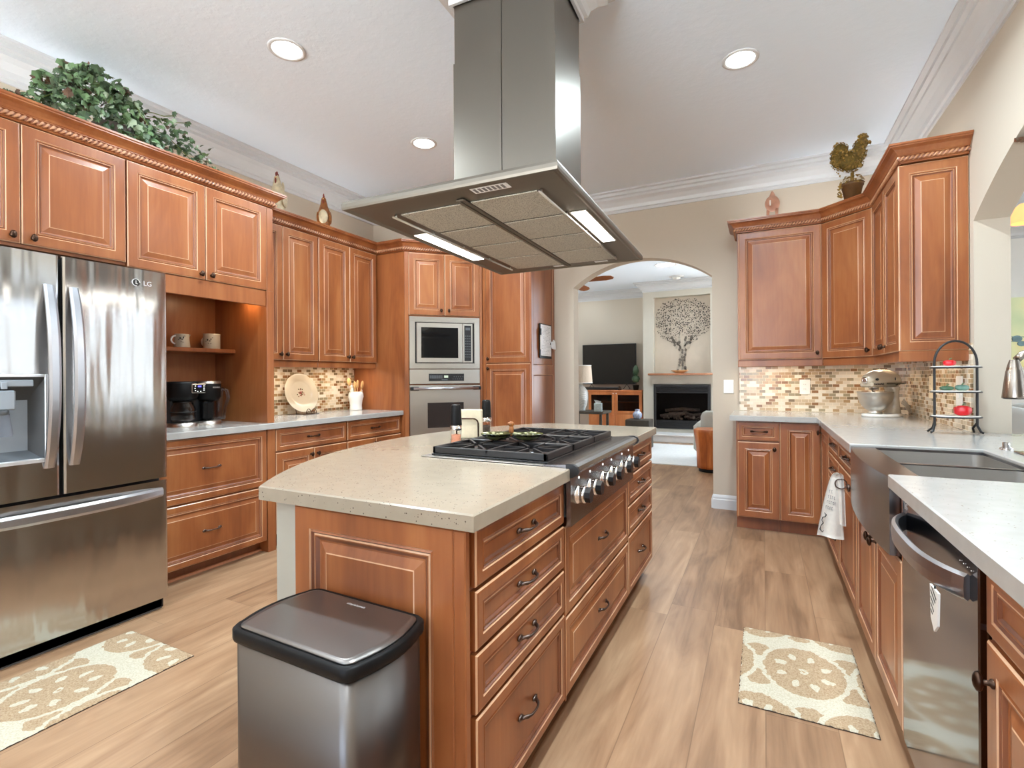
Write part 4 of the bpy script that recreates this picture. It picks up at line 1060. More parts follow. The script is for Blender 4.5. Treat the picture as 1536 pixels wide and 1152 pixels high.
# local: world(x,y)=(IX-ly, lx): panel facing world -Y at Y=1.02; panel x runs along world X
mb.T = Matrix(((0, 1, 0, 1.020), (-1, 0, 0, 0), (0, 0, 1, 0), (0, 0, 0, 1))).to_4x4()
EP = [(0, .018, 0), (0, .003, 0), (.003, 0, 0), (.058, 0, 0), (.061, .004, 1), (.066, .001, 0), (.071, .007, 2), (.075, .005, 1), (.078, .005, 0), (.088, .011, 2), (.093, .012, 0), (.118, .004, 0), (.121, .003, 1)]
mb.panel(-.560, -.022, .004, .868, -.018, EP); mb.build('end_panel', W3, t)
MB().bbox(1.002, 1.024, -.012, .022, .0, .868, .003).build('corner_stile', 'maple', t)
t = thing('island_cabinet', 'middle island unit with two deep drawers under the cooktop knobs', 'cabinet', (IX, 0, 0), R90, 'island cabinets')
mb = MB(); mb.box(1.642, 2.556, 0, .560, .10, .700); mb.box(1.642, 2.556, .05, .560, 0, .10, 1); mb.box(1.642, 1.650, -.018, .560, .10, .70); mb.build('body', ['maple', 'maple_dark'], t)
drawer(t, 1.646, 2.552, .394, .705, DEEP_R); drawer(t, 1.646, 2.552, .112, .384, DEEP_R)
t = thing('island_cabinet', 'far island drawer unit with four drawers beyond the cooktop', 'cabinet', (IX, 0, 0), R90, 'island cabinets')
mb = MB(); mb.box(2.558, 3.165, 0, .560, .10, .872); mb.box(2.558, 3.165, .05, .560, 0, .10, 1); mb.build('body', ['maple', 'maple_dark'], t)
for z0, z1, R_ in ((.722, .862, DRAW_R), (.568, .712, DRAW_R), (.414, .558, DRAW_R), (.112, .404, DRAW_R)): drawer(t, 2.562, 3.160, z0, z1, R_)
kn = MB().box(-1.302, -1.201, 1.024, 3.150, 0, .872).build('knee_wall', 'knee_paint'); tag(kn, 'pale grey drywall knee wall carrying the curved side of the island', 'half wall')
def isl():
    p = [(-.597, .990), (-.597, 1.632), (-1.195, 1.632), (-1.195, 2.562), (-.597, 2.562), (-.597, 3.185)]
    R_ = 1.753; cy = 2.0875; ccx = -1.722 + R_
    q = [(ccx - math.sqrt(max(0, R_ * R_ - (y - cy) ** 2)), y) for y in [3.185 - (3.185 - .99) * i / 40 for i in range(41)]]
    return p + q
slab('worktop', isl(), .873, .914, 'quartz', 'speckled cream quartz island top with one bowed side')

# rangetop
ct = thing('gas_cooktop', 'stainless gas rangetop with black grates and six knobs set in the island', 'cooktop', (-.60, 0, 0), R90)
Y0, Y1 = 1.634, 2.560
mb = MB(); mb.box(Y0 + .01, Y1 - .01, .02, .585, .74, .915); mb.build('body', 'dark_case', ct)
mb = MB(); mb.bbox(Y0, Y1, .055, .630, .9145, .9185, .0015); mb.build('top_plate', 'steel', ct)
mb = MB(); prof = [(.10, .9195), (.01, .926), (-.012, .925), (-.026, .918), (-.030, .905), (-.022, .893), (-.004, .886), (-.004, .712), (.012, .712), (.012, .86), (.10, .90)]
n_ = len(prof); vs = [(Y0, a, z) for a, z in prof] + [(Y1, a, z) for a, z in prof]
mb.add(vs, [list(range(n_)), list(range(n_, 2 * n_))[::-1]] + [(i, n_ + i, n_ + (i + 1) % n_, (i + 1) % n_) for i in range(n_)]); mb.build('apron', 'steel_dark', ct)
mb = MB()
for a, b_ in ((Y0 - .004, Y0 + .010), (Y1 - .010, Y1 + .004)): mb.prism([(.012, .928), (.012, .882), (-.012, .882), (-.030, .893), (-.036, .906), (-.030, .920), (-.012, .929)], a, b_, axis='x')
mb.build('end_cap', 'black_plastic', ct)
mb = MB()
for y in (1.72, 1.85, 2.02, 2.15, 2.33, 2.46): mb.lathe([(.005, -.0045), (.004, -.006), (1e-4, -.006)], 10, c=(y, 0, .868), axis='y')
mb.build('indicator', 'led_white', ct)
for y in (1.705, 1.840, 2.010, 2.142, 2.318, 2.462):
    mb = MB(); mb.lathe([(.034, -.004), (.034, -.010), (.029, -.013), (.0285, -.022), (.0305, -.026), (.0300, -.034), (.026, -.037), (1e-4, -.037)], 28, c=(y, 0, .812), axis='y')
    k_ = mb.build('knob', 'chrome', ct)
    mb = MB(); pr = [(-.024, -.006), (-.013, -.024), (.013, -.024), (.024, -.006), (.022, .012), (0, .027), (-.022, .012)]
    mb.T = Matrix.Translation((y, 0, .812)); mb.prism(pr, -.056, -.037, axis='y'); mb.build('grip', 'black_plastic', k_)
mb = MB(); mb.bbox(Y0 + .03, Y1 - .03, .095, .600, .9185, .925, .002); mb.build('burner_tray', 'black_enamel', ct)
gy = [Y0 + .035 + (Y1 - Y0 - .07) * i / 3 for i in range(4)]
burn = []
for i in range(3):
    a, b_ = gy[i] + .002, gy[i + 1] - .002; xa, xb = .100, .598; mb = MB(); cx = (a + b_) / 2
    h0, h1 = .938, .952
    mb.bbox(a, a + .014, xa, xb, .926, h1, .002); mb.bbox(b_ - .014, b_, xa, xb, .926, h1, .002); mb.bbox(a, b_, xa, xa + .014, .926, h1, .002); mb.bbox(a, b_, xb - .014, xb, .926, h1, .002); mb.bbox(a, b_, (xa + xb) / 2 - .006, (xa + xb) / 2 + .006, h0, h1, .002)
    for (y_) in ((xa * .75 + xb * .25), (xa * .25 + xb * .75)):
        burn.append((cx, y_))
        for (dx, dy) in ((1, 0), (-1, 0), (0, 1), (0, -1), (.75, .75), (-.75, .75), (.75, -.75), (-.75, -.75)):
            sxx = (b_ - a) / 2 - .008; syy = (xb - xa) / 4 - .008; L_ = math.hypot(dx, dy)
            e0 = Vector((cx + dx / L_ * .028, y_ + dy / L_ * .028, 0)); e1 = Vector((cx + (sxx if dx > 0 else -sxx if dx < 0 else 0), y_ + (syy if dy > 0 else -syy if dy < 0 else 0), 0))
            d = (e1 - e0).normalized(); nn = Vector((-d.y, d.x, 0)) * .0045
            vs = [e0 + nn, e0 - nn, e1 - nn, e1 + nn]; vs = [(v_.x, v_.y, h0) for v_ in vs] + [(v_.x, v_.y, h1) for v_ in vs]
            mb.add(vs, [(3, 2, 1, 0), (4, 5, 6, 7), (0, 1, 5, 4), (1, 2, 6, 5), (2, 3, 7, 6), (3, 0, 4, 7)])
    mb.build('grate', 'black_iron', ct)
for (x, y) in burn:
    mb = MB(); mb.lathe([(.045, .925), (.045, .930), (.036, .933), (.036, .938), (.030, .940), (1e-4, .941)], 24, c=(x, y, 0)); mb.build('burner', 'black_enamel', ct)

# ------------------------------------------------------------------ island hood
hd = thing('range_hood', 'stainless island range hood hanging from the ceiling over the cooktop', 'range hood', (-.985, 2.05, 0), math.radians(1.3))
hw, hl, hz = .425, .660, 1.850
mb = MB()
prof = [(hw, hz), (hw, hz + .030), (hw - .006, hz + .036), (hw - .03, hz + .040)]
def rect(sx, sy, z): return [(-sx, -sy, z), (sx, -sy, z), (sx, sy, z), (-sx, sy, z)]
R_ = [rect(hw - .022, hl - .022, hz + .006), rect(hw - .010, hl - .010, hz), rect(hw - .002, hl - .002, hz + .002), rect(hw, hl, hz + .010), rect(hw, hl, hz + .022), rect(hw - .004, hl - .004, hz + .032), rect(.30, .34, hz + .075), rect(.245, .172, hz + .085)]
vs = sum(R_, []); fs = []
for r_ in range(len(R_) - 1):
    for k in range(4): fs.append((r_ * 4 + k, r_ * 4 + (k + 1) % 4, (r_ + 1) * 4 + (k + 1) % 4, (r_ + 1) * 4 + k))
fs.append([4 * (len(R_) - 1) + k for k in range(4)]); mb.add(vs, fs); mb.build('canopy', 'steel_hood', hd)
mb = MB(); mb.box(-hw + .022, hw - .022, -hl + .022, hl - .022, hz + .006, hz + .020); mb.build('underside_panel', 'steel_hood', hd)
z0 = hz + .0055
for cx0, cx1 in ((-.262, .005), (.045, .300)):
    for k in range(4):
        a = -.525 + k * .272; mb = MB(); mb.bbox(cx0, cx1, a + .006, a + .262, z0 - .005, z0, .0015); mb.build('filter', 'filter_mesh', hd)
mb = MB(); mb.bbox(.008, .042, -.56, .60, z0 - .008, z0, .003); mb.bbox(.022, .028, -.56, .60, z0 - .012, z0 - .008, .001); mb.build('center_bar', 'steel_hood', hd)
for sx_ in (-.283, .316):
    mb = MB(); mb.tube([(sx_, -.54, z0 - .014), (sx_, .52, z0 - .014)], .005, 8)
    for k in range(5): mb.tube([(sx_, -.52 + k * .255, z0), (sx_, -.52 + k * .255, z0 - .014)], .004, 8)
    rl = mb.build('rail', 'steel', hd)
for (a, b_, c_, d_) in ((-.385, -.322, -.265, .255), (.330, .385, -.250, .205)):
    mb = MB(); mb.bbox(a - .006, b_ + .006, c_ - .006, d_ + .006, z0 - .003, z0, .001); lf = mb.build('light_frame', 'steel', hd)
    MB().box(a, b_, c_, d_, z0 - .0045, z0 - .003).build('light_lens', 'lens_hood', lf)
    area('hood_lamp', ((a + b_) / 2, (c_ + d_) / 2, z0 - .010), 5, b_ - a, d_ - c_, (1, .95, .86), parent=hd, spread=PI * .95)
for q_ in ((.10, .235, -.622, -.578), (.18, .25, .585, .61), (-.06, 0, .585, .61)): MB().box(*q_, z0 - .0012, z0).build('sticker', 'paper', hd)
mb = MB()
for i in range(7): mb.box(.108 + i * .017, .118 + i * .017, -.616, -.585, z0 - .0018, z0 - .0012)
mb.build('sticker_print', 'ink_grey', hd)
mb = MB(); mb.box(-.242, -.0062, -.165, .168, hz + .07, 2.62); mb.box(-.0028, .238, -.165, .168, hz + .07, 2.62); mb.box(-.0062, -.0028, -.158, .16, hz + .07, 2.62, 1); mb.build('duct_cover', ['steel_duct', 'black_plastic'], hd)
mb = MB(); mb.box(-.238, -.0062, -.161, .164, 2.62, CEIL - .001); mb.box(-.0028, .234, -.161, .164, 2.62, CEIL - .001); mb.box(-.0062, -.0028, -.156, .16, 2.62, CEIL - .001, 1); mb.build('upper_duct_cover', ['steel_duct', 'black_plastic'], hd)
tr = MB().sweep([(-.243, -.166), (-.243, .169), (.239, .169), (.239, -.166)], [(-o, z) for o, z in cp], closed=True).build('ceiling_trim', 'trim_white'); tr.location = (-.985, 2.05, 0); tr.rotation_euler = (0, 0, math.radians(1.3)); tag(tr, 'white crown trim collar round the hood duct at the ceiling', 'crown moulding')

# ------------------------------------------------------------------ refrigerator
fr = thing('refrigerator', 'large stainless french-door refrigerator with water dispenser and bottom freezer', 'refrigerator', (-2.875, 0, 0), R90)
A0, A1 = .678, 1.588; AM = 1.130
mb = MB(); mb.box(A0 + .004, A1 - .004, .075, .80, .03, 1.795); mb.box(A0 + .02, A1 - .02, .03, .70, 0, .05); mb.build('body', 'dark_case', fr)
def fdoor(name, x0, x1, z0, z1, hole=None):
    mb = MB(); d0, d1 = 0.0, .068; r = .012
    pr = [(x0, d1), (x0, d0 + r), (x0 + r * .3, d0 + r * .3), (x0 + r, d0), (x1 - r, d0), (x1 - r * .3, d0 + r * .3), (x1, d0 + r), (x1, d1)]
    if hole is None: mb.prism(pr[::-1], z0, z1)
    else:
        h0, h1, k0, k1 = hole
        mb.prism(pr[::-1], z0, k0); mb.prism(pr[::-1], k1, z1)
        mb.prism([(x0, d1), (h0, d1), (h0, d0), (x0 + r, d0), (x0 + r * .3, d0 + r * .3), (x0, d0 + r)], k0, k1)
        mb.prism([(h1, d1), (x1, d1), (x1, d0 + r), (x1 - r * .3, d0 + r * .3), (x1 - r, d0), (h1, d0)], k0, k1)
    return mb.build(name, 'fridge_steel', fr)
dl = fdoor('left_door', A0, AM - .005, .706, 1.798, (.815, 1.078, .868, 1.252))
drr = fdoor('right_door', AM + .005, A1, .706, 1.798)
fz = fdoor('freezer_drawer', A0, A1, .062, .692)
def bowbar(p0, p1, out, wid, axis, name, par, mat='steel_handle'):
    vs = []; fs = []; n = 22
    for i in range(n + 1):
        q = -1 + 2 * i / n; a = p0 + (p1 - p0) * i / n
        d = .004 + out * (1 - abs(q) ** 2.4)
        hw_ = wid * (1 - .18 * abs(q) ** 4)
        for (o, dd_) in ((-1, .005), (-1, -.004), (-.55, -.010), (.55, -.010), (1, -.004), (1, .005), (.6, .010), (-.6, .010)):
            y = -d + dd_
            vs.append((axis[0] + o * hw_, y, a) if axis[1] is None else (a, y, axis[1] + o * hw_))
    for i in range(n):
        for k in range(8): fs.append((i * 8 + k, i * 8 + (k + 1) % 8, (i + 1) * 8 + (k + 1) % 8, (i + 1) * 8 + k))
    fs.append(list(range(8))); fs.append([n * 8 + k for k in range(8)])
    mb = MB(); mb.add(vs, fs, 0, False)
    for a in (p0 + .012 * (1 if p1 > p0 else -1), p1 - .012 * (1 if p1 > p0 else -1)):
        if axis[1] is None: mb.box(axis[0] - .010, axis[0] + .010, -.012, .001, a - .012, a + .012)
        else: mb.box(a - .012, a + .012, -.012, .001, axis[1] - .010, axis[1] + .010)
    return mb.build(name, mat, par)
bowbar(.835, 1.66, .058, .022, (AM - .046, None), 'handle', dl); bowbar(.835, 1.66, .058, .022, (AM + .046, None), 'handle', drr)
bowbar(A0 + .03, A1 - .03, .050, .027, (None, .630), 'handle', fz)
front_text('LG', .034, 'logo_silver', drr, A1 - .095, -.0005, 1.728, name='logo')
mb = MB(); mb.lathe([(.019, 0), (.019, -.002), (1e-4, -.003)], 24, c=(A1 - .150, 0, 1.728), axis='y'); em = mb.build('round_emblem', 'ink', drr)
mb = MB(); mb.tube([(A1 - .150 + .0175 * math.cos(a), -.003, 1.728 + .0175 * math.sin(a)) for a in [2 * PI * i / 24 for i in range(20)]], .002, 6); mb.box(A1 - .152, A1 - .149, -.004, -.003, 1.72, 1.738); mb.box(A1 - .152, A1 - .142, -.004, -.003, 1.72, 1.723); mb.build('emblem_mark', 'logo_silver', em)
# dispenser
dsp = MB(); h0, h1, k0, k1 = .815, 1.078, .868, 1.252
frame_mb(dsp, h0 - .004, h1 + .004, k0 - .004, k1 + .004, .012, -.005, .004); dp = dsp.build('dispenser_frame', 'logo_silver', dl)
mb = MB(); mb.add([(h0, 0, k0), (h1, 0, k0), (h1, 0, k1), (h0, 0, k1), (h0 + .045, .062, k0 + .05), (h1 - .045, .062, k0 + .05), (h1 - .045, .062, k1 - .11), (h0 + .045, .062, k1 - .11)],
                  [(0, 1, 5, 4), (1, 2, 6, 5), (2, 3, 7, 6), (3, 0, 4, 7), (4, 5, 6, 7)], [0, 2, 2, 2, 1])
mb.build('dispenser_recess', ['grey_plastic', 'grey_plastic_light', 'dark_case'], dl)
mb = MB(); mb.bbox(h0 + .012, h1 - .045, -.002, .05, k1 - .050, k1 - .020, .004); mb.bbox(h0 + .055, h1 - .105, -.006, .04, k1 - .150, k1 - .065, .006); mb.bbox(h0 + .11, h0 + .13, -.008, 0, k1 - .06, k1 - .03, .002); ah = mb.build('dispenser_head', 'grey_plastic_light', dl)
mb = MB(); mb.lathe([(.030, k1 - .150), (.030, k1 - .165), (.022, k1 - .17)], 18, c=((h0 + h1) / 2 - .02, .018, 0)); mb.build('nozzle', 'grey_plastic', ah)
mb = MB(); mb.add([(h0 + .085, -.002, k1 - .165), (h1 - .125, -.002, k1 - .165), (h1 - .115, -.006, k1 - .25), (h1 - .118, -.006, k1 - .262), (h0 + .080, -.006, k1 - .262), (h0 + .085, .012, k1 - .165), (h1 - .125, .012, k1 - .165), (h1 - .115, .008, k1 - .262), (h0 + .08, .008, k1 - .262)],
                  [(0, 1, 2, 3, 4), (5, 8, 7, 6), (0, 4, 8, 5), (1, 6, 7, 2), (4, 3, 7, 8)]); mb.build('paddle', 'acrylic', dl)
mb = MB(); mb.bbox(h0 + .008, h1 - .008, -.006, .035, k0 + .004, k0 + .014, .002); mb.build('drip_tray', 'logo_silver', dl)
MB().bbox(A0 + .01, A1 - .01, .03, .07, .005, .058, .003).build('toe_grille', 'black_plastic', fr)

# ------------------------------------------------------------------ trash can
tc_ = thing('trash_can', 'rectangular stainless step trash can with black rim against the island end', 'trash can', (-.923, .868, 0), math.radians(-1.5))
def rrect(sx, sy, bulge, r=.03, n=8):
    pts = []
    for i in range(n + 1): q = -1 + 2 * i / n; pts.append((sx + bulge * (1 - q * q), q * (sy - r)))
    for k in range(1, 6): a = PI / 2 * k / 5; pts.append((sx - r + r * math.cos(a), sy - r + r * math.sin(a)))
    for i in range(n + 1): q = 1 - 2 * i / n; pts.append((-sx - bulge * (1 - q * q), q * (sy - r)))
    for k in range(1, 6): a = PI + PI / 2 * k / 5; pts.append((-sx + r + r * math.cos(a), -sy + r + r * math.sin(a)))
    # corners between: left-top and right-bottom
    out = []
    P_ = []
    for i in range(n + 1): q = -1 + 2 * i / n; P_.append((sx - .0 + bulge * (1 - q * q), q * (sy - r)))
    for k in range(1, 5): a = PI / 2 * k / 5; P_.append((sx - r + r * math.cos(a), sy - r + r * math.sin(a)))
    P_.append((sx - r, sy)); P_.append((-sx + r, sy))
    for k in range(1, 5): a = PI / 2 + PI / 2 * k / 5; P_.append((-sx + r + r * math.cos(a), sy - r + r * math.sin(a)))
    for i in range(n + 1): q = 1 - 2 * i / n; P_.append((-sx - bulge * (1 - q * q), q * (sy - r)))
    for k in range(1, 5): a = PI + PI / 2 * k / 5; P_.append((-sx + r + r * math.cos(a), -sy + r + r * math.sin(a)))
    P_.append((-sx + r, -sy)); P_.append((sx - r, -sy))
    for k in range(1, 5): a = 3 * PI / 2 + PI / 2 * k / 5; P_.append((sx - r + r * math.cos(a), -sy + r + r * math.sin(a)))
    return P_
def loft(mb, loops, mi=0, cap0=True, cap1=True, smooth=True):
    n = len(loops[0]); vs = sum([list(l) for l in loops], []); fs = []
    for i in range(len(loops) - 1):
        for k in range(n): fs.append((i * n + k, i * n + (k + 1) % n, (i + 1) * n + (k + 1) % n, (i + 1) * n + k))
    mb.add(vs, fs, mi, smooth); o = len(mb.v) - len(vs)
    if cap0: mb.f.append([o + k for k in range(n)][::-1]); mb.m.append(mi); mb.sm.append(False)
    if cap1: mb.f.append([o + (len(loops) - 1) * n + k for k in range(n)]); mb.m.append(mi); mb.sm.append(False)
def LP(p, z): return [(q[0], q[1], z) for q in p]
SX, SY = .192, .123
mb = MB(); loft(mb, [LP(rrect(SX - .004, SY - .003, .016), .03), LP(rrect(SX - .004, SY - .003, .016), .627)]); mb.build('body', 'steel_trash', tc_)
mb = MB(); loft(mb, [LP(rrect(SX - .002, SY - .001, .016), 0), LP(rrect(SX, SY, .016), .030)]); mb.build('base', 'black_plastic', tc_)
mb = MB(); loft(mb, [LP(rrect(SX + .002, SY + .002, .017), .622), LP(rrect(SX + .004, SY + .004, .017), .628), LP(rrect(SX + .004, SY + .004, .017), .648), LP(rrect(SX - .001, SY - .001, .017), .654), LP(rrect(SX - .008, SY - .008, .016), .650)]); mb.build('rim', 'black_satin', tc_)
mb = MB(); loft(mb, [LP(rrect(SX - .009, SY - .009, .015, .026), .650), LP(rrect(SX - .010, SY - .010, .015, .026), .6545), LP(rrect(SX - .024, SY - .018, .012, .02), .6575)]); lid = mb.build('lid', 'steel_lid', tc_)
text('simplehuman', .0115, 'logo_silver', lid, Matrix.Translation((.0, .085, .6577)), ext=.0002)
MB().bbox(-.07, .07, -SY - .04, -SY, .012, .028, .005).build('pedal', 'steel', tc_)

# ------------------------------------------------------------------ rugs
def rug(name, x0, x1, y0, y1, mat, lab, skew=0.0):
    mb = MB(); nx, ny = 60, int(60 * (y1 - y0) / (x1 - x0)); vs = []; fs = []; random.seed(3)
    for j in range(ny + 1):
        for i in range(nx + 1):
            e = i in (0, nx) or j in (0, ny)
            vs.append((x0 + (x1 - x0) * i / nx + (random.uniform(-.003, .003) if e else 0), y0 + (y1 - y0) * j / ny + (random.uniform(-.003, .003) if e else 0) + skew * i / nx, .004 if e else .011 + random.uniform(-.001, .001)))
    for j in range(ny):
        for i in range(nx): fs.append((j * (nx + 1) + i, j * (nx + 1) + i + 1, (j + 1) * (nx + 1) + i + 1, (j + 1) * (nx + 1) + i))
    mb.add(vs, fs, 0, True); mb.box(x0 - .001, x1 + .001, y0 - .001, y1 + .001, 0.0005, .004, 1)
    return tag(mb.build(name, [mat, 'rug_edge']), lab, 'rug')
rug('rug', -.092, .345, 2.062, 2.688, 'rug_pattern', 'small cream and tan medallion rug in front of the sink')
rug('rug', -2.765, -2.268, .50, 1.355, 'rug_pattern_long', 'cream and tan medallion rug lying in front of the refrigerator')

# ------------------------------------------------------------------ things on the left run
def at(o, x, y, z, rz=0): o.location = (x, y, z); o.rotation_euler = (0, 0, rz); return o
cm = thing('coffee_maker', 'black two-sided coffee maker with glass carafe beside the refrigerator', 'coffee maker', (-3.50, 2.085, .914), R90)
mb = MB(); mb.bbox(-.165, .165, -.015, .150, .012, .300, .02); mb.bbox(-.172, .172, .0, .16, 0, .02, .006); mb.build('body', 'black_plastic', cm)
mb = MB(); mb.lathe([(1e-4, .30), (.088, .30), (.092, .285), (.092, .20), (.080, .175), (1e-4, .172)], 28, c=(-.070, -.020, 0)); mb.lathe([(1e-4, .30), (.078, .30), (.082, .285), (.082, .190), (.060, .165), (1e-4, .162)], 28, c=(.105, -.015, 0)); mb.build('brew_head', 'black_satin', cm)
mb = MB(); mb.lathe([(.094, 0), (.094, .026), (.080, .028), (1e-4, .028)], 28, c=(-.070, -.020, 0)); mb.lathe([(.084, 0), (.084, .026), (.07, .028), (1e-4, .028)], 28, c=(.105, -.015, 0)); mb.build('base_ring', 'steel', cm)
mb = MB(); mb.lathe([(.070, .303), (.080, .300), (.083, .292), (.083, .284)], 28, c=(.105, -.015, 0)); mb.build('lid_ring', 'steel', cm)
mb = MB(); mb.lathe([(1e-4, .034), (.066, .034), (.076, .055), (.076, .120), (.060, .160), (.056, .168)], 28, c=(-.070, -.022, 0)); cf = mb.build('carafe', 'smoke_glass', cm)
mb = MB(); mb.lathe([(.0775, .095), (.0785, .098), (.0775, .102)], 28, c=(-.070, -.022, 0)); mb.lathe([(.058, .158), (.060, .170), (1e-4, .172)], 28, c=(-.070, -.022, 0)); mb.build('carafe_band', 'black_plastic', cf)
mb = MB(); mb.bbox(.045, .120, -.080, -.02, .03, .17, .02); mb.build('cup_bay', 'black_satin', cm)
mb = MB(); mb.bbox(-.065, .030, -.120, -.104, .222, .285, .006); dpl = mb.build('display_frame', 'steel', cm)
MB().bbox(-.060, .025, -.123, -.118, .227, .280, .003).build('display', 'glass_black', dpl)
mb = MB()
for (x, z) in ((-.045, .27), (.012, .27), (-.048, .255), (.012, .255), (-.045, .24), (.012, .242), (-.030, .234), (-.010, .234)): mb.box(x - .003, x + .003, -.1245, -.1228, z - .002, z + .002)
mb.build('display_icons', 'led_white', dpl)
mb = MB(); mb.box(-.028, -.006, -.1245, -.1228, .262, .272); mb.build('display_digits', 'led_blue', dpl)
front_text('KEURIG', .015, 'logo_silver', cm, .115, -.0985, .258)
mb = MB(); mb.lathe([(1e-4, .03), (.040, .03), (.042, .05), (.046, .245), (.040, .252)], 20, c=(.190, .02, 0)); rs = mb.build('water_reservoir', 'acrylic', cm)
MB().tube([(.210, -.01, .250), (.232, -.035, .235), (.240, -.04, .18), (.222, -.035, .12), (.214, -.03, .06), (.214, -.025, .03)], [.010, .012, .012, .010, .010, .010], 10).build('reservoir_handle', 'acrylic', rs)
def mug(loc, rz, lab, spout):
    t = thing('ceramic_creamer' if spout else 'ceramic_mug', lab, 'jug' if spout else 'mug', loc, rz)
    if spout: pr = [(1e-4, 0), (.036, 0), (.038, .004), (.034, .040), (.033, .070), (.034, .076), (.031, .076), (.030, .040), (.033, .008), (1e-4, .006)]
    else: pr = [(1e-4, 0), (.040, 0), (.042, .003), (.042, .084), (.043, .088), (.039, .088), (.038, .084), (.038, .006), (1e-4, .005)]
    mb = MB(); mb.lathe(pr, 28); 
    if spout: mb.add([(.030, -.012, .070), (.030, .012, .070), (.046, 0, .078), (.034, 0, .050)], [(0, 3, 2), (1, 2, 3), (0, 2, 1)], 0, True)
    mb.build('cup', 'ceramic_cream', t)
    if spout: MB().tube([(-.032 - .022 * math.sin(a), 0, .043 + .022 * math.cos(a)) for a in [PI * i / 10 for i in range(11)]], .0045, 8).build('handle', 'ceramic_white', t)
    else: MB().tube([(-.040 - .020 * math.sin(a), 0, .044 + .024 * math.cos(a)) for a in [PI * i / 10 for i in range(11)]], .005, 8).build('handle', 'ceramic_white', t)
    mb = MB(); R_ = .0350 if spout else .0425
    for (a0, z, wd, hh) in ((-1.55, .052, .010, .010), (-1.3, .046, .012, .006), (-1.75, .044, .008, .004), (-1.15, .056, .006, .012), (-1.0, .064, .010, .003), (-1.45, .032, .006, .004), (-1.2, .030, .014, .002)):
        a = a0 + (-.75 if spout else .15)
        x, y = R_ * math.cos(a), R_ * math.sin(a)
        mb.ball((x, y, z), (wd * .5, .0015, hh * .5), 8, 6)
    mb.build('drawing', 'ink', t); t.scale = (1.32, 1.32, 1.25)
    return t
mug((-3.60, 2.085, 1.447), R90, 'cream ceramic creamer with round handle on the niche shelf', True)
mug((-3.60, 2.295, 1.447), .35, 'cream ceramic mug with a dark drawing on the niche shelf', False)
tag(MB().bbox(-3.736, -3.728, 1.72, 1.79, 1.53, 1.645, .002).build('switch_plate', 'white_plastic'), 'white switch plate at the back of the coffee niche beside the refrigerator', 'switch')

pl = thing('decorative_plate', 'large round cream plate with small floral centre leaning on the tiles', 'plate', (-3.625, 3.135, .928), R90)
mb = MB(); mb.T = Matrix.Rotation(math.radians(-14), 4, 'X') @ Matrix.Translation((0, 0, .176))
mb.lathe([(1e-4, -.004), (.100, -.004), (.112, -.010), (.120, -.013), (.172, -.022), (.177, -.021), (.176, -.017), (.122, -.006), (.112, .004), (1e-4, .004)], 48, axis='y'); mb.build('dish', 'ceramic_cream', pl)
mb = MB(); mb.T = Matrix.Rotation(math.radians(-14), 4, 'X') @ Matrix.Translation((0, -.0055, .176)); mb2 = MB(); mb2.T = mb.T; random.seed(9)
for i in range(26):
    a = 2 * PI * i / 13 + random.uniform(-.1, .1); r = random.choice((.012, .022, .032, .040)); m_ = (mb if i % 2 else mb2)
    m_.ball((r * math.cos(a), 0, r * math.sin(a)), (.0065, .0014, .0055), 8, 4)
mb2.ball((0, 0, 0), (.008, .0015, .008), 10, 4)
mb.build('floral_print', 'leaf_dish', pl); mb2.build('floral_print', 'ink_red', pl)
st_ = thing('plate_stand', 'dark wire stand with two scroll loops holding the cream plate', 'plate stand', (-3.60, 3.15, .914), R90)
mb = MB()
for s_ in (-1, 1):
    mb.tube([(s_ * .030 + .026 * math.cos(a), -.050, .003 + .048 * math.sin(a)) for a in [PI * i / 14 for i in range(15)]], .0028, 8)
    mb.tube([(s_ * .030 + .010 * math.cos(a), -.050, .003 + .026 * math.sin(a)) for a in [PI * i / 10 for i in range(11)]], .0022, 8)
    mb.tube([(s_ * .056, -.050, .003), (s_ * .056, .07, .003), (s_ * .056, .10, .16)], .0028, 8)
mb.tube([(-.085, -.050, .003), (.085, -.050, .003)], .003, 8); mb.build('wire', 'bronze', st_)

cr = thing('utensil_crock', 'white rooster-shaped ceramic crock near the oven tower', 'crock', (-3.60, 3.74, .914), R90)
mb = MB(); prof = [(1e-4, .003), (.052, 0), (.054, .01), (.050, .04), (.056, .085), (.066, .12), (.062, .150), (.052, .165), (.046, .165), (.054, .12), (.045, .05), (.046, .012), (1e-4, .01)]
mb.lathe(prof, 30, sx=1.05, sy=.8); mb.build('pot', 'ceramic_white', cr)
mb = MB(); mb.ball((-.045, 0, .17), (.016, .014, .045), 14, 8); mb.ball((-.050, 0, .21), (.013, .011, .016), 12, 8); mb.tube([(-.062, 0, .21), (-.074, 0, .206)], [.005, .001], 8); mb.ball((.058, 0, .145), (.020, .012, .030), 12, 8); mb.ball((.064, 0, .17), (.010, .008, .018), 10, 6)
mb.build('rooster_relief', 'ceramic_white', cr); cr.scale = (1.2, 1.25, 1.1)
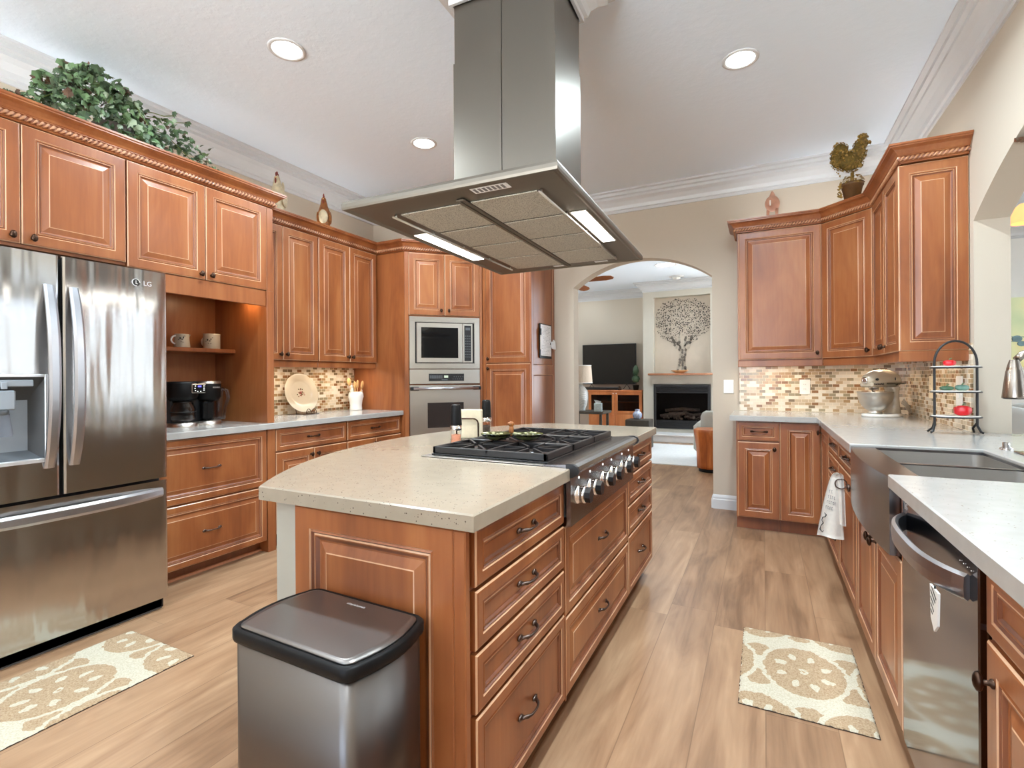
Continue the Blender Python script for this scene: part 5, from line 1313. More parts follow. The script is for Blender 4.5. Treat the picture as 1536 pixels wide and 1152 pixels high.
for i, (x, tx, h, w_, lab) in enumerate(((-.030, -.085, .285, .024, 'wide wooden spoon leaning left in the white crock'), (-.006, -.016, .250, .016, 'short wooden spoon standing second from left in the white crock'), (.010, .014, .262, .016, 'upright wooden spoon in the middle of the white crock'), (.026, .070, .255, .018, 'wooden spoon leaning right in the white crock'))):
    s_ = thing('wooden_spoon', lab, 'spoon', (-3.60, 3.74, .925), R90, 'wooden spoons in the crock')
    mb = MB(); p0 = Vector((x * .5, 0, .0)); p1 = Vector((tx * .95, -.004 * i, h - .045)); mb.tube([p0, p1], [.004, .0048], 8); mb.build('handle', 'spoon_wood', s_)
    d = (p1 - p0).normalized(); ang = math.atan2(d.x, d.z)
    mb = MB(); mb.T = Matrix.Translation(p1 + d * .028) @ Matrix.Rotation(ang, 4, 'Y'); mb.ball((0, 0, 0), (w_ * 1.15, .007, .042), 14, 8); mb.ball((0, -.0035, 0), (w_ * .8, .004, .030), 12, 6); mb.build('bowl', 'spoon_wood', s_)

# figures on top of the cabinets
def rooster_fig(loc, rz, lab, body, wing, comb, h=.29):
    t = thing('rooster_figurine', lab, 'figurine', loc, rz, None); k = h / .29
    mb = MB(); S = lambda *a: tuple(x * k for x in a)
    loops = []
    for (z, r, x) in ((.0, .030, 0), (.03, .038, 0), (.06, .044, .004), (.10, .050, .004), (.14, .047, 0), (.17, .036, -.006), (.20, .026, -.010), (.225, .021, -.012), (.245, .017, -.013), (.258, .008, -.012)):
        loops.append([((x + r * .9 * math.cos(a)) * k, r * 1.0 * math.sin(a) * k, z * k) for a in [2 * PI * i / 18 for i in range(18)]])
    loft(mb, loops); mb.build('body', body, t)
    mb = MB(); mb.ball(S(.050, 0, .16), S(.026, .014, .06), 12, 8); mb.ball(S(.066, 0, .20), S(.014, .010, .045), 10, 8); mb.build('tail', wing, t)
    if body != 'rooster_cream': MB().ball(S(-.020, 0, .105), S(.034, .036, .062), 14, 10).build('breast', 'rooster_cream', t)
    mb = MB(); mb.ball(S(0, .046, .10), S(.034, .010, .048), 12, 8); mb.ball(S(0, -.046, .10), S(.034, .010, .048), 12, 8); mb.build('wing', wing, t)
    mb = MB()
    for (x, z, r) in ((-.022, .262, .011), (-.010, .270, .012), (.002, .262, .010)): mb.ball(S(x, 0, z), S(r, .004, r * 1.4), 10, 6)
    mb.ball(S(-.030, 0, .218), S(.008, .006, .020), 10, 6); mb.build('comb', comb, t)
    mb = MB(); mb.tube([S(-.028, 0, .240), S(-.046, 0, .236)], [.006 * k, .001], 8); mb.build('beak', 'spoon_wood', t)
    mb = MB(); mb.lathe([(1e-4, -.0), (.046 * k, 0), (.048 * k, .012 * k), (.03 * k, .03 * k), (1e-4, .03 * k)], 20); mb.build('base', 'rooster_brown', t)
    return t
rooster_fig((-3.52, 2.80, 2.554), math.radians(115), 'cream rooster figurine on the cabinets partly hidden by the taller unit', 'rooster_cream', 'rooster_cream', 'rooster_red', .36)
rooster_fig((-3.52, 3.28, 2.554), math.radians(122), 'brown and cream rooster figurine standing alone above the plate cabinets', 'rooster_brown', 'rooster_brown', 'rooster_red', .335)
hf = thing('hen_figurine', 'pale terracotta hen figurine on two legs seen from behind', 'figurine', (.075, 4.84, 2.544), math.radians(-15))
mb = MB(); mb.ball((0, 0, .155), (.056, .075, .066), 18, 12); mb.ball((0, .03, .185), (.040, .04, .045), 14, 8); mb.build('body', 'terracotta', hf)
mb = MB(); mb.lathe([(.034, .19), (.022, .225), (.008, .258), (1e-4, .262)], 14, c=(.0, .0, 0)); mb.build('tail', 'terracotta', hf)
for s_ in (-1, 1): MB().tube([(s_ * .034, 0, .105), (s_ * .036, -.006, .010)], [.013, .009], 10).build('leg', 'terracotta', hf)
mb = MB(); mb.bbox(-.058, .058, -.05, .05, 0, .012, .004); mb.build('base', 'black_satin', hf)
mb = MB(); mb.box(-.002, .008, -.077, -.070, .12, .165); mb.build('paper_tag', 'ceramic_white', hf)

# ivy
def leaf(mb, c, n, up, s, mi):
    n = Vector(n).normalized(); up = (Vector(up) - n * Vector(up).dot(n))
    if up.length < 1e-3: up = Vector((1, 0, 0)) - n * n.x
    up.normalize(); rt = up.cross(n); c = Vector(c)
    out = [(0, -.5), (.30, -.55), (.5, -.15), (.28, 0), (.34, .28), (.12, .22), (0, .62), (-.12, .22), (-.34, .28), (-.28, 0), (-.5, -.15), (-.30, -.55)]
    vs = [tuple(c + rt * (a * s) + up * (b_ * s) - n * (s * .18 * (a * a * 4))) for a, b_ in out]; vs.append(tuple(c + n * s * .05))
    k = len(out); mb.add(vs, [(i, (i + 1) % k, k) for i in range(k)], mi)
iv = thing('ivy_plant', 'bushy green ivy plant trailing along the top of the fridge cabinet', 'plant', (-3.34, 1.50, 2.554))
mb = MB(); mb.lathe([(1e-4, 0), (.07, 0), (.095, .11), (.10, .125), (.09, .125), (.085, .10), (1e-4, .10)], 20, c=(.0, .06, 0)); mb.build('pot', 'grey_pot', iv)
random.seed(21); mb = MB()
def put(c, spread=1.0, s0=.030, s1=.058):
    n = Vector((random.gauss(.55, .6), random.gauss(-.35, .6), random.gauss(.45, .5)))
    leaf(mb, c, n, (random.gauss(0, .5), random.gauss(.2, .6), -1), random.uniform(s0, s1), random.choices((0, 1, 2, 3), (6, 5, 2, 1.2))[0])
for i in range(620):
    a = random.uniform(0, 2 * PI); u_ = random.uniform(-.2, 1); r = math.sqrt(max(0, 1 - u_ * u_)) if u_ > 0 else 1
    k = random.uniform(.72, 1.04); y = .30 * r * math.cos(a) * k; x = .17 * r * math.sin(a) * k; z = .13 + .22 * u_ * k
    put((x, y, z + .06 * math.cos(y * 7 + .6)))
for i in range(150):   # right-hand trail
    q = random.uniform(0, 1) ** .8; put((.05 + random.uniform(-.10, .10), .28 + q * .34, max(.015, .26 - .24 * q + random.gauss(0, .035))), s0=.022, s1=.045)
for i in range(170): put((random.uniform(.06, .20), random.uniform(-.26, .30), random.uniform(.012, .17)))
for i in range(46): q = random.uniform(0, 1); put((.08 + random.uniform(-.05, .05), -.30 - q * .14, .05 + random.uniform(0, .07) * (1 - q)), s0=.022, s1=.04)
for (p, s_) in (((.06, .44, .30), .05), ((.06, .36, .325), .04), ((.05, .52, .04), .03), ((.05, .68, .03), .03), ((.05, .74, .02), .022)): put(p, s0=s_, s1=s_)
lv = mb.build('leaves', ['leaf_dark', 'leaf_mid', 'leaf_pale', 'leaf_brown'], iv); lv['kind'] = 'stuff'
mb = MB()
for (a, b_, c_) in (((.03, .22, .26), (.06, .34, .27), (.06, .44, .31)), ((.03, .2, .28), (.06, .30, .29), (.06, .36, .32)), ((0, .1, .3), (.12, .0, .25), (.16, -.04, .18)), ((0, .2, .2), (.05, .45, .10), (.05, .72, .02)), ((0, -.1, .2), (.05, -.3, .10), (.05, -.42, .04)), ((0, .15, .3), (.14, .12, .22), (.17, .16, .14))):
    mb.tube([a, ((a[0] + b_[0]) / 2, (a[1] + b_[1]) / 2, max(a[2], b_[2])), b_, c_], .0025, 6)
mb.build('vines', 'vine', iv)['kind'] = 'stuff'

# rooster topiary
tp = thing('rooster_topiary', 'rooster-shaped leafy topiary in a brown pot on the corner cabinet', 'topiary', (.600, 4.50, 2.544), YAW)
mb = MB(); mb.lathe([(1e-4, 0), (.050, 0), (.068, .095), (.074, .096), (.074, .118), (.066, .118), (.062, .10), (1e-4, .10)], 24); mb.build('pot', 'pot_brown', tp)
mb = MB(); mb.tube([(0, 0, .09), (.002, 0, .20)], [.013, .012], 10); mb.build('trunk', 'topiary_leaf', tp)
blobs = [((-.02, 0, .285), (.105, .06, .082)), ((.055, 0, .36), (.050, .042, .085)), ((.080, 0, .425), (.040, .034, .045)), ((.085, 0, .468), (.040, .018, .020)), ((-.085, 0, .36), (.062, .04, .062)), ((-.115, 0, .30), (.05, .03, .08)), ((.128, 0, .425), (.014, .010, .010))]
mb = MB()
for c_, r_ in blobs: mb.ball(c_, tuple(x * .86 for x in r_), 16, 10)
mb.build('moss_body', 'moss', tp)
random.seed(4); mb = MB()
for (c_, r_) in blobs:
    n_ = int(1500 * (r_[0] * r_[2]) / .01 * .14) + 16
    for i in range(n_):
        d = Vector((random.gauss(0, 1), random.gauss(0, 1), random.gauss(0, 1))).normalized(); p = Vector(c_) + Vector((d.x * r_[0], d.y * r_[1], d.z * r_[2]))
        leaf(mb, p, d + Vector((random.gauss(0, .4), random.gauss(0, .4), random.gauss(0, .4))), (random.gauss(0, 1), 0, -1), random.uniform(.012, .022), 0)
for i in range(110):
    a = random.uniform(0, 2 * PI); leaf(mb, (.078 * math.cos(a) * random.uniform(.5, 1.1), .078 * math.sin(a), .118 + random.uniform(-.012, .035)), (math.cos(a), math.sin(a), .6), (0, 0, -1), random.uniform(.012, .022), 0)
for i in range(34): leaf(mb, (-.095 - .03 * random.random(), -.03, .10 - .10 * random.random() ** .7), (random.gauss(0, 1), -1, .3), (0, 0, -1), .016, 0)
for i in range(26): q = i / 26; leaf(mb, (-.150 + .02 * random.random() + .03 * q, -.02, .33 - .18 * q), (random.gauss(0, 1), -1, .3), (0, 0, -1), .014, 0)
mb.build('leaves', 'topiary_leaf', tp)['kind'] = 'stuff'

# ------------------------------------------------------------------ things on the island
def mill(x, y, fill, lab):
    t = thing('spice_mill', lab, 'spice mill', (x, y, .914), 0, None)
    MB().lathe([(1e-4, .092), (.0275, .092), (.0275, .098), (.0245, .165), (.0235, .182), (.019, .190), (1e-4, .191)], 24).build('cap', 'black_satin', t)
    MB().lathe([(.0272, .070), (.0278, .072), (.0278, .092), (.0265, .093)], 24).build('collar', 'chrome', t)
    MB().lathe([(1e-4, .001), (.024, .001), (.0265, .010), (.0235, .035), (.0270, .068), (.0270, .071)], 24).build('jar', 'clear_glass', t)
    MB().lathe([(1e-4, .005), (.0215, .006), (.0235, .012), (.0210, .035), (.0225, .048), (1e-4, .052)], 20).build('contents', fill, t)
mill(-1.29, 1.985, 'pink_salt', 'black capped spice mill with pink salt, nearer one by the napkins')
mill(-1.385, 2.44, 'pepper_corn', 'black capped spice mill behind the green dish, farther one')
nh = thing('napkin_holder', 'metal napkin holder with twisted wire sides on the island', 'napkin holder', (-1.335, 2.17, .914), YAW - .12)
MB().bbox(-.085, .085, -.045, .045, 0, .012, .004).build('base', 'dark_tray', nh)
mb = MB()
for y in (-.030, .030):
    pts = [(-.055, y, .012), (-.055, y, .085)] + [(-.055 + .025 - .025 * math.cos(a), y, .085 + .025 * math.sin(a)) for a in [PI / 2 * i / 5 for i in range(1, 6)]] + [(.055 - .025 + .025 * math.sin(a), y, .085 + .025 * math.cos(a)) for a in [PI / 2 * i / 5 for i in range(0, 6)]] + [(.055, y, .012)]
    mb.tube(pts, [.0032 if i % 2 else .0042 for i in range(len(pts))], 8)
mb.build('wire_side', 'bronze', nh)
nk = thing('paper_napkins', 'stack of cream paper napkins standing in the wire holder', 'napkins', (-1.335, 2.17, .914), YAW - .12)
mb = MB(); random.seed(2)
for i in range(9): mb.bbox(-.066 + random.uniform(-.002, .002), .068, -.024 + i * .0053, -.0195 + i * .0053, .013, .150 + random.uniform(-.004, .004), .001)
mb.build('sheets', 'napkin', nk)
gd = thing('leaf_dish', 'green double leaf-shaped dish with a brown handle resting on the cooktop', 'dish', (-.985, 1.955, .953), YAW - .15)
for s_ in (-1, 1):
    vs = []; fs = []; nr, ns = 5, 26
    for j in range(nr + 1):
        q = j / nr
        for i in range(ns):
            a = 2 * PI * i / ns; rr_ = (1 + .10 * math.cos(5 * a)) * q
            vs.append((s_ * .068 + .066 * rr_ * math.cos(a), .052 * rr_ * math.sin(a), .004 + .030 * q ** 2.2))
    for j in range(nr):
        for i in range(ns): fs.append((j * ns + i, j * ns + (i + 1) % ns, (j + 1) * ns + (i + 1) % ns, (j + 1) * ns + i))
    mb = MB(); solid(mb, vs, fs, .004, 0, (0, 0, -1)); mb.build('bowl', 'leaf_dish', gd)
    mb = MB(); random.seed(8 + s_)
    for i in range(34):
        a = random.uniform(0, 2 * PI); q = random.uniform(.3, .95); mb.ball((s_ * .068 + .06 * q * math.cos(a), .046 * q * math.sin(a), .010 + .028 * q ** 2), (.009, .006, .005), 8, 5)
    mb.build('relief', 'leaf_dish_in', gd)
mb = MB(); mb.ball((0, 0, .045), (.011, .011, .026), 14, 8); mb.ball((0, 0, .072), (.013, .011, .012), 14, 8); mb.ball((-.010, -.004, .075), (.006, .005, .006), 8, 6); mb.build('handle', 'rooster_brown', gd)

# ------------------------------------------------------------------ pantry side: clipboard
cb = thing('clipboard', 'black clipboard with a written sheet hanging on the pantry side', 'clipboard', (-1.999, 4.755, 1.595), R90)
MB().bbox(-.155, .155, -.006, 0, -.175, .175, .003).build('board', 'black_satin', cb)
MB().box(-.130, .140, -.0075, -.006, -.150, .165).build('sheet', 'paper', cb)
mb = MB(); random.seed(12)
for i in range(20):
    z = .14 - i * .0145; x = -.11
    while x < .11: w_ = random.uniform(.012, .05); (mb.box(x, min(x + w_, .12), -.0080, -.0074, z, z + .0022) if random.random() < .75 else None); x += w_ + .01
mb.build('handwriting', 'ink_grey', cb)
MB().tube([(-.150, -.014, .06), (-.150, -.014, -.09)], .006, 8).build('pen', 'white_plastic', cb)
mb = MB(); mb.bbox(-.162, -.135, -.020, -.006, .055, .12, .003); mb.bbox(.11, .13, -.012, -.006, -.03, -.01, .002); mb.build('clip', 'black_plastic', cb)
ck_ = thing('fabric_ornament', 'small cream rooster-shaped ornament clipped over the edge of the clipboard', 'ornament', (-1.985, 4.925, 1.565), R90)
mb = MB(); mb.prism([(-.055, .02), (-.03, .035), (-.008, .03), (.0, .055), (.045, .040), (.062, -.040), (.05, -.048), (-.03, -.038), (-.045, -.02)], -.012, .0, axis='y'); mb.build('body', 'paper', ck_)
mb = MB(); mb.bbox(.015, .04, -.012, -.002, -.062, -.046, .002); mb.build('feet_pad', 'terracotta', ck_)

# ------------------------------------------------------------------ wall plates
def plate(loc, rz, w_, h_, mat, lab, kind='switch'):
    t = thing('wall_plate', lab, kind, loc, rz)
    MB().bbox(-w_ / 2, w_ / 2, -.006, 0, -h_ / 2, h_ / 2, .002).build('cover', mat, t)
    if kind == 'switch': MB().bbox(-.016, .016, -.010, -.006, -.033, .033, .002).build('rocker', 'white_plastic', t)
    else:
        mb = MB()
        for z in (-.020, .020): mb.bbox(-.017, .017, -.008, -.006, z - .014, z + .014, .004)
        o = mb.build('socket', mat, t)
        mb = MB()
        for z in (-.020, .020): mb.box(-.008, -.006, -.0085, -.0079, z - .003, z + .006); mb.box(.006, .008, -.0085, -.0079, z - .003, z + .006)
        mb.build('slots', 'ink', t)
plate((-.288, 5.019, 1.130), 0, .085, .125, 'white_plastic', 'white rocker switch on the wall between the arch and the right cabinets')
plate((.318, 5.010, 1.130), 0, .080, .125, 'white_plastic', 'white power outlet on the mosaic tiles left of the mixer', 'outlet')
plate((1.010, 4.28, 1.145), RM90, .080, .150, 'almond_plastic', 'almond outlet on the right wall tiles, farther one by the mixer', 'outlet')
plate((1.010, 3.735, 1.125), RM90, .100, .190, 'white_plastic', 'white switch plate on the tiles behind the tiered stand')

# ------------------------------------------------------------------ stand mixer
mx = thing('stand_mixer', 'cream stand mixer with steel bowl in the right worktop corner', 'mixer', (.805, 4.665, .914), math.radians(42))
# front points to local -x
def sec(mb, secs, mi=0, n=20):
    loops = []
    for (x, z, ry, rz_) in secs: loops.append([(x, ry * math.cos(a), z + rz_ * math.sin(a)) for a in [2 * PI * i / n for i in range(n)]])
    loft(mb, loops, mi)
mb = MB(); pr = [(-.155, .0)] 
def oval(sx0, sx1, sy, z, n=28):
    c_ = (sx0 + sx1) / 2; h_ = (sx1 - sx0) / 2; return [(c_ + h_ * math.cos(a), sy * math.sin(a) * (1 - .12 * math.cos(a)), z) for a in [2 * PI * i / n for i in range(n)]]
loft(mb, [oval(-.150, .160, .105, 0), oval(-.155, .165, .110, .008), oval(-.150, .160, .105, .020), oval(-.12, .15, .08, .024)]); mb.build('base', 'ceramic_white', mx)
mb = MB(); loft(mb, [oval(.040, .150, .062, .020), oval(.062, .140, .050, .09), oval(.068, .135, .045, .16), oval(.055, .140, .050, .205), oval(.04, .15, .055, .225)]); mb.build('column', 'ceramic_cream', mx)
mb = MB(); sec(mb, [(-.172, .272, .004, .004), (-.170, .272, .030, .028), (-.150, .276, .045, .046), (-.10, .284, .056, .062), (-.03, .290, .060, .068), (.05, .288, .059, .066), (.11, .280, .054, .058), (.145, .270, .038, .040), (.155, .266, .010, .010)]); hdm = mb.build('motor_head', 'ceramic_cream', mx)
mb = MB(); sec(mb, [(-.179, .274, .012, .012), (-.176, .274, .024, .024), (-.165, .274, .026, .026)]); mb.build('attachment_hub', 'chrome', hdm)
mb = MB(); mb.bbox(.0 - .02, .150, -.0605, .0605, .244, .256, .003); mb.build('trim_band', 'dark_tray', hdm)
mb = MB(); mb.ball((-.118, -.056, .282), (.016, .006, .010), 12, 8); mb.ball((.05, -.062, .285), (.003, .004, .012), 8, 6); mb.ball((.075, -.054, .245), (.012, .008, .010), 10, 6); mb.build('speed_knob', 'black_plastic', hdm)
mb = MB(); mb.lathe([(.032, .232), (.034, .222), (.030, .205), (.012, .200), (.008, .150), (1e-4, .148)], 20, c=(-.085, 0, 0)); mb.build('beater_hub', 'chrome', mx)
text('KitchenAid', .021, 'ink', hdm, Matrix.Translation((-.108, -.0605, .247)) @ Matrix.Rotation(PI / 2, 4, 'X'), ext=.001)
mb = MB(); mb.bbox(-.165, -.045, -.052, .052, .222, .262, .012); mb.build('gear_housing', 'ceramic_cream', hdm)
bw = MB(); bw.lathe([(1e-4, .024), (.045, .024), (.046, .036), (.038, .040), (.070, .065), (.098, .105), (.110, .150), (.113, .182), (.117, .184), (.115, .188), (.108, .182), (.104, .15), (.09, .105), (1e-4, .055)], 40, c=(-.072, 0, 0)); bw.build('mixing_bowl', 'steel', mx)
mb = MB()
for k in range(4):
    mb.tube([(.13, -.045 - .006 * k, .10 + .010 * k), (.165 + .006 * k, -.055, .07 + .006 * k), (.200 + .008 * k, -.050, .030 + .002 * k), (.225 + .010 * k, -.03, .008 + .002 * k)], .0045, 8)
mb.build('cord', 'ceramic_cream', mx)

# ------------------------------------------------------------------ three tier stand
ts = thing('tiered_stand', 'black wire three-tier stand with white shelves on the right worktop', 'stand', (.910, 3.435, .914), .18)
mb = MB(); hw_ = .094
pts = [(-hw_ - .022, -.012, .0065), (-hw_ - .012, -.008, .013), (-hw_, 0, .045), (-hw_, 0, .10), (-hw_, 0, .36)] + [(-hw_ * math.cos(a), 0, .375 + .118 * math.sin(a)) for a in [PI * i / 18 for i in range(0, 19)]] + [(hw_, 0, .36), (hw_, 0, .10), (hw_, 0, .045), (hw_ + .012, -.008, .013), (hw_ + .022, -.012, .0065)]
mb.tube(pts, .0060, 10)
mb.tube([(-hw_ - .01, .05, .0065), (-hw_ + .005, .03, .03), (-hw_, 0, .06)], .0058, 8); mb.tube([(hw_ + .01, .05, .0065), (hw_ - .005, .03, .03), (hw_, 0, .06)], .0058, 8)
mb.build('frame', 'black_iron', ts)
for z in (.090, .222, .352):
    mb = MB(); mb.lathe([(1e-4, z), (.100, z), (.106, z + .006), (.102, z + .008), (1e-4, z + .004)], 32, sy=.75); mb.build('shelf', 'ceramic_white', ts)
    mb = MB(); mb.tube([(.108 * math.cos(a), .081 * math.sin(a), z) for a in [2 * PI * i / 32 for i in range(32)]], .0035, 8, closed=True); mb.build('shelf_ring', 'black_iron', ts)
def world_on(ts, x, y, z): return ts.matrix_basis @ Vector((x, y, z))
bpy.context.view_layer.update()
def onst(x, y, z): c_, s_ = math.cos(.18), math.sin(.18); return (.910 + c_ * x - s_ * y, 3.435 + s_ * x + c_ * y, .914 + z)
def veg(name, loc, r, mat, lab, stem='leaf_mid', cat='ornament'):
    t = thing(name, lab, cat, loc)
    mb = MB(); n, k = 24, 10; vs = []; fs = []
    for j in range(k + 1):
        ph = PI * j / k
        for i in range(n):
            a = 2 * PI * i / n; q = 1 + .06 * math.cos(5 * a) * math.sin(ph)
            vs.append((r[0] * q * max(1e-4, math.sin(ph)) ** .7 * math.cos(a), r[1] * q * max(1e-4, math.sin(ph)) ** .7 * math.sin(a), r[2] - r[2] * math.copysign(abs(math.cos(ph)) ** .75, math.cos(ph))))
    for j in range(k):
        for i in range(n): fs.append((j * n + i, j * n + (i + 1) % n, (j + 1) * n + (i + 1) % n, (j + 1) * n + i))
    mb.add(vs, fs, 0, True); mb.build('body', mat, t)
    MB().tube([(0, 0, 2 * r[2] - .003), (.004, 0, 2 * r[2] + .006), (.012, 0, 2 * r[2] + .010)], [.004, .003, .002], 6).build('stem', stem, t)
veg('ceramic_tomato', onst(.020, -.02, .0985), (.038, .035, .027), 'ceramic_red', 'large red ceramic tomato dish on the bottom tier')
veg('ceramic_tomato', onst(-.032, -.01, .3605), (.028, .026, .016), 'ceramic_red', 'small red ceramic tomato on the top tier')
veg('ceramic_pepper', onst(-.045, -.01, .2305), (.030, .020, .012), 'ceramic_green', 'dark green ceramic pepper at left on the middle tier')
veg('ceramic_pepper', onst(.022, -.01, .2305), (.030, .020, .015), 'ceramic_teal', 'grey green ceramic pepper at right on the middle tier')

# ------------------------------------------------------------------ living room beyond the arch
tag(MB().bbox(-3.5, -.35, 7.18, 9.3, .001, .014, .004).build('area_rug', 'living_rug'), 'large white rug on the living room floor beyond the arch', 'rug')
he = thing('hearth', 'white raised hearth slab below the black fireplace', 'hearth', (0, 0, 0))
MB().bbox(-2.12, .10, 9.62, 9.998, 0, .12, .006).build('slab', 'hearth_white', he)
MB().bbox(-2.14, .12, 9.60, 10.0, .12, .15, .006).build('top', 'hearth_white', he)
fp = thing('fireplace', 'black gas fireplace with louvres and grey logs set in the white wall', 'fireplace', (-1.40, 9.985, .225))
W_ = .515; HH = .845
mb = MB(); frame_mb(mb, -W_, W_, 0, HH, .045, -.02, .01); mb.build('frame', 'black_iron', fp)
mb = MB()
for k in range(5): mb.bbox(-W_ + .045, W_ - .045, -.012, .0, .045 + k * .022, .058 + k * .022, .002)
mb.build('lower_louvre', 'black_iron', fp); mb = MB()
for k in range(5): mb.bbox(-W_ + .045, W_ - .045, -.012, .0, HH - .135 + k * .018, HH - .124 + k * .018, .002)
mb.bbox(-W_ + .045, W_ - .045, -.022, -.008, HH - .165, HH - .145, .002); mb.build('upper_louvre', 'black_iron', fp)
mb = MB(); mb.box(-W_ + .04, W_ - .04, .40, .41, .02, HH - .02); mb.box(-W_ + .02, -W_ + .04, .01, .41, .02, HH - .02); mb.box(W_ - .04, W_ - .02, .01, .41, .02, HH - .02); mb.box(-W_ + .04, W_ - .04, .01, .41, .02, .16); mb.build('firebox', 'firebox', fp)
mb = MB(); random.seed(6)
for k in range(4): x = -.28 + .16 * k; mb.tube([(x - .15, .18 + .04 * (k % 2), .22 + .04 * (k % 2)), (x, .20, .24 + .03 * (k % 3)), (x + .16, .16, .22 + .06 * (k % 2))], [.035, .04, .03], 8)
mb.tube([(-.34, .24, .33), (0, .26, .36), (.30, .24, .35)], [.03, .04, .03], 8); mb.build('logs', 'log_grey', fp)
mb = MB()
for k in range(34): mb.ball((random.uniform(-.34, .34), random.uniform(.05, .14), .17 + random.uniform(0, .06)), random.uniform(.018, .035), 7, 5)
mb.build('embers', 'log_grey', fp)['kind'] = 'stuff'
MB().box(-W_ + .045, W_ - .045, .006, .010, .16, HH - .165).build('glass_front', 'smoke_glass', fp)
mt_ = MB(); mt_.bbox(-2.00, .02, 9.83, 10.0, 1.245, 1.285, .01); tag(mt_.build('mantel_shelf', 'mantel_wood'), 'brown live-edge wooden mantel shelf above the fireplace', 'shelf')
nb = MB(); nb.box(-1.918, -.882, 10.134, 10.1395, 1.302, 2.758); tag(nb.build('niche_board', 'niche_board'), 'beige backing panel in the niche behind the mosaic tree', 'panel')
tr_ = thing('mosaic_tree', 'tree made of small stone and wood pieces in the niche above the mantel', 'wall art', (-1.40, 10.133, 1.30))
random.seed(31); mats_ = ['stone_light', 'stone_dark', 'stone_black']
mb = MB()
def stone(x, z, r, mi, el=1.0, ang=0.0, th=.012):
    n = random.choice((4, 5, 6)); a0 = random.uniform(0, 6); pts = []
    for i in range(n):
        a = a0 + 2 * PI * i / n; q = r * random.uniform(.75, 1.05); px, pz = q * math.cos(a) * el, q * math.sin(a) / el
        pts.append((x + px * math.cos(ang) - pz * math.sin(ang), z + px * math.sin(ang) + pz * math.cos(ang)))
    mb.prism(pts[::-1], -th, 0, mi, axis='y')
for i in range(14):       # trunk
    z = .05 + i * .048; w_ = .085 - .03 * math.sin(min(1, i / 9) * PI) + (.012 * max(0, i - 8))
    for k in range(3 if i < 9 else 4): stone((k - (1 if i < 9 else 1.5)) * w_ * .80 + random.uniform(-.008, .008), z + random.uniform(-.01, .01), .032, random.choice((0, 0, 1, 1)), .85)
for (dx, L_, sl) in ((-1, 9, .95), (1, 9, .95), (-1, 7, .5), (1, 7, .5), (-1, 8, 1.6), (1, 8, 1.6)):
    for k in range(L_): stone(dx * (.05 + k * .036), .52 + k * .036 * sl, .023 - k * .001, random.choice((0, 1, 1)), 1.4, dx * math.atan(sl))
placed = []
tries = 0
while len(placed) < 560 and tries < 26000:
    tries += 1
    x = random.uniform(-.51, .51); z = random.uniform(.60, 1.43)
    lump = abs(x / .51) ** 2.6 + abs((z - 1.02) / .40) ** 2.6 + .08 * math.sin(x * 22) - .0
    if lump > 1 or (abs(x) < .10 and z < .72): continue
    r = random.uniform(.009, .018)
    if any((x - a) ** 2 + (z - b_) ** 2 < (r + c_) ** 2 * .72 for a, b_, c_ in placed): continue
    placed.append((x, z, r)); stone(x, z, r, random.choices((0, 1, 2), (2, 3, 5))[0], random.uniform(.8, 1.3), random.uniform(0, 3), .008)
mb.build('mosaic_pieces', mats_, tr_)['kind'] = 'stuff'
wbm = thing('wooden_bowl', 'shallow tan wooden bowl on the mantel under the mosaic tree', 'bowl', (-1.42, 9.91, 1.285))
mb = MB(); mb.lathe([(1e-4, .0), (.07, 0), (.13, .035), (.155, .05), (.16, .058), (.14, .055), (.06, .02), (1e-4, .018)], 26, sy=.55); mb.build('dish', 'wood_bowl', wbm)

# console, television and ornaments
tv = thing('television', 'large flat black television standing on the wooden media console', 'television', (-2.93, 10.42, .965))
mb = MB(); mb.bbox(-.58, .58, 0, .03, .10, .95, .006); mb.build('case', 'black_plastic', tv)
MB().box(-.565, .565, -.002, .0, .118, .937).build('screen', 'glass_black', tv)
mb = MB()
for s_ in (-1, 1): mb.tube([(s_ * .38 - .07, .0, .004), (s_ * .38, .015, .10), (s_ * .38 + .07, .0, .004)], .008, 8)
mb.build('stand', 'black_plastic', tv)
tag(MB().bbox(-3.45, -2.62, 10.15, 10.23, .953, 1.01, .008).build('sound_bar', 'black_plastic'), 'long black sound bar lying in front of the television', 'speaker')
co = thing('media_console', 'wooden media console with two glass doors beside the fireplace wall', 'cabinet', (-2.75, 10.05, 0))
mb = MB(); mb.bbox(-.52, .60, -.02, .50, .915, .952, .006); mb.build('top', 'oak_orange', co)
mb = MB(); mb.box(-.50, -.46, 0, .48, 0, .915); mb.box(.56, .595, 0, .48, 0, .915); mb.box(-.46, .56, .44, .48, .0, .915, 1); mb.box(-.46, .56, 0, .48, 0, .10); mb.box(-.46, .56, 0, .48, .46, .48); mb.build('body', ['oak_orange', 'maple_dark'], co)
mb = MB(); mb.bbox(-.46, .56, .02, .44, .70, .715, .002); mb.build('shelf', 'oak_orange', co)
for (a, b_, kx) in ((-.50, .045, .020), (.055, .595, .080)):
    mb = MB(); frame_mb(mb, a, b_, .48, .912, .055, -.022, 0); dd_ = mb.build('door', 'oak_orange', co)
    MB().box(a + .055, b_ - .055, -.012, -.009, .535, .857).build('glass_pane', 'smoke_glass', dd_)
    MB().ball((kx, -.030, .885), .011, 10, 8).build('knob', 'white_plastic', dd_)
for (a, b_) in ((-.50, .045), (.055, .595)): mb = MB(); mb.bbox(a, b_, -.022, 0, .10, .47, .004); mb.build('lower_door', 'oak_orange', co)
lp_ = thing('glass_decanter', 'rounded glass decanter behind the left glass door of the console', 'decanter', (-2.84, 10.26, .7155))
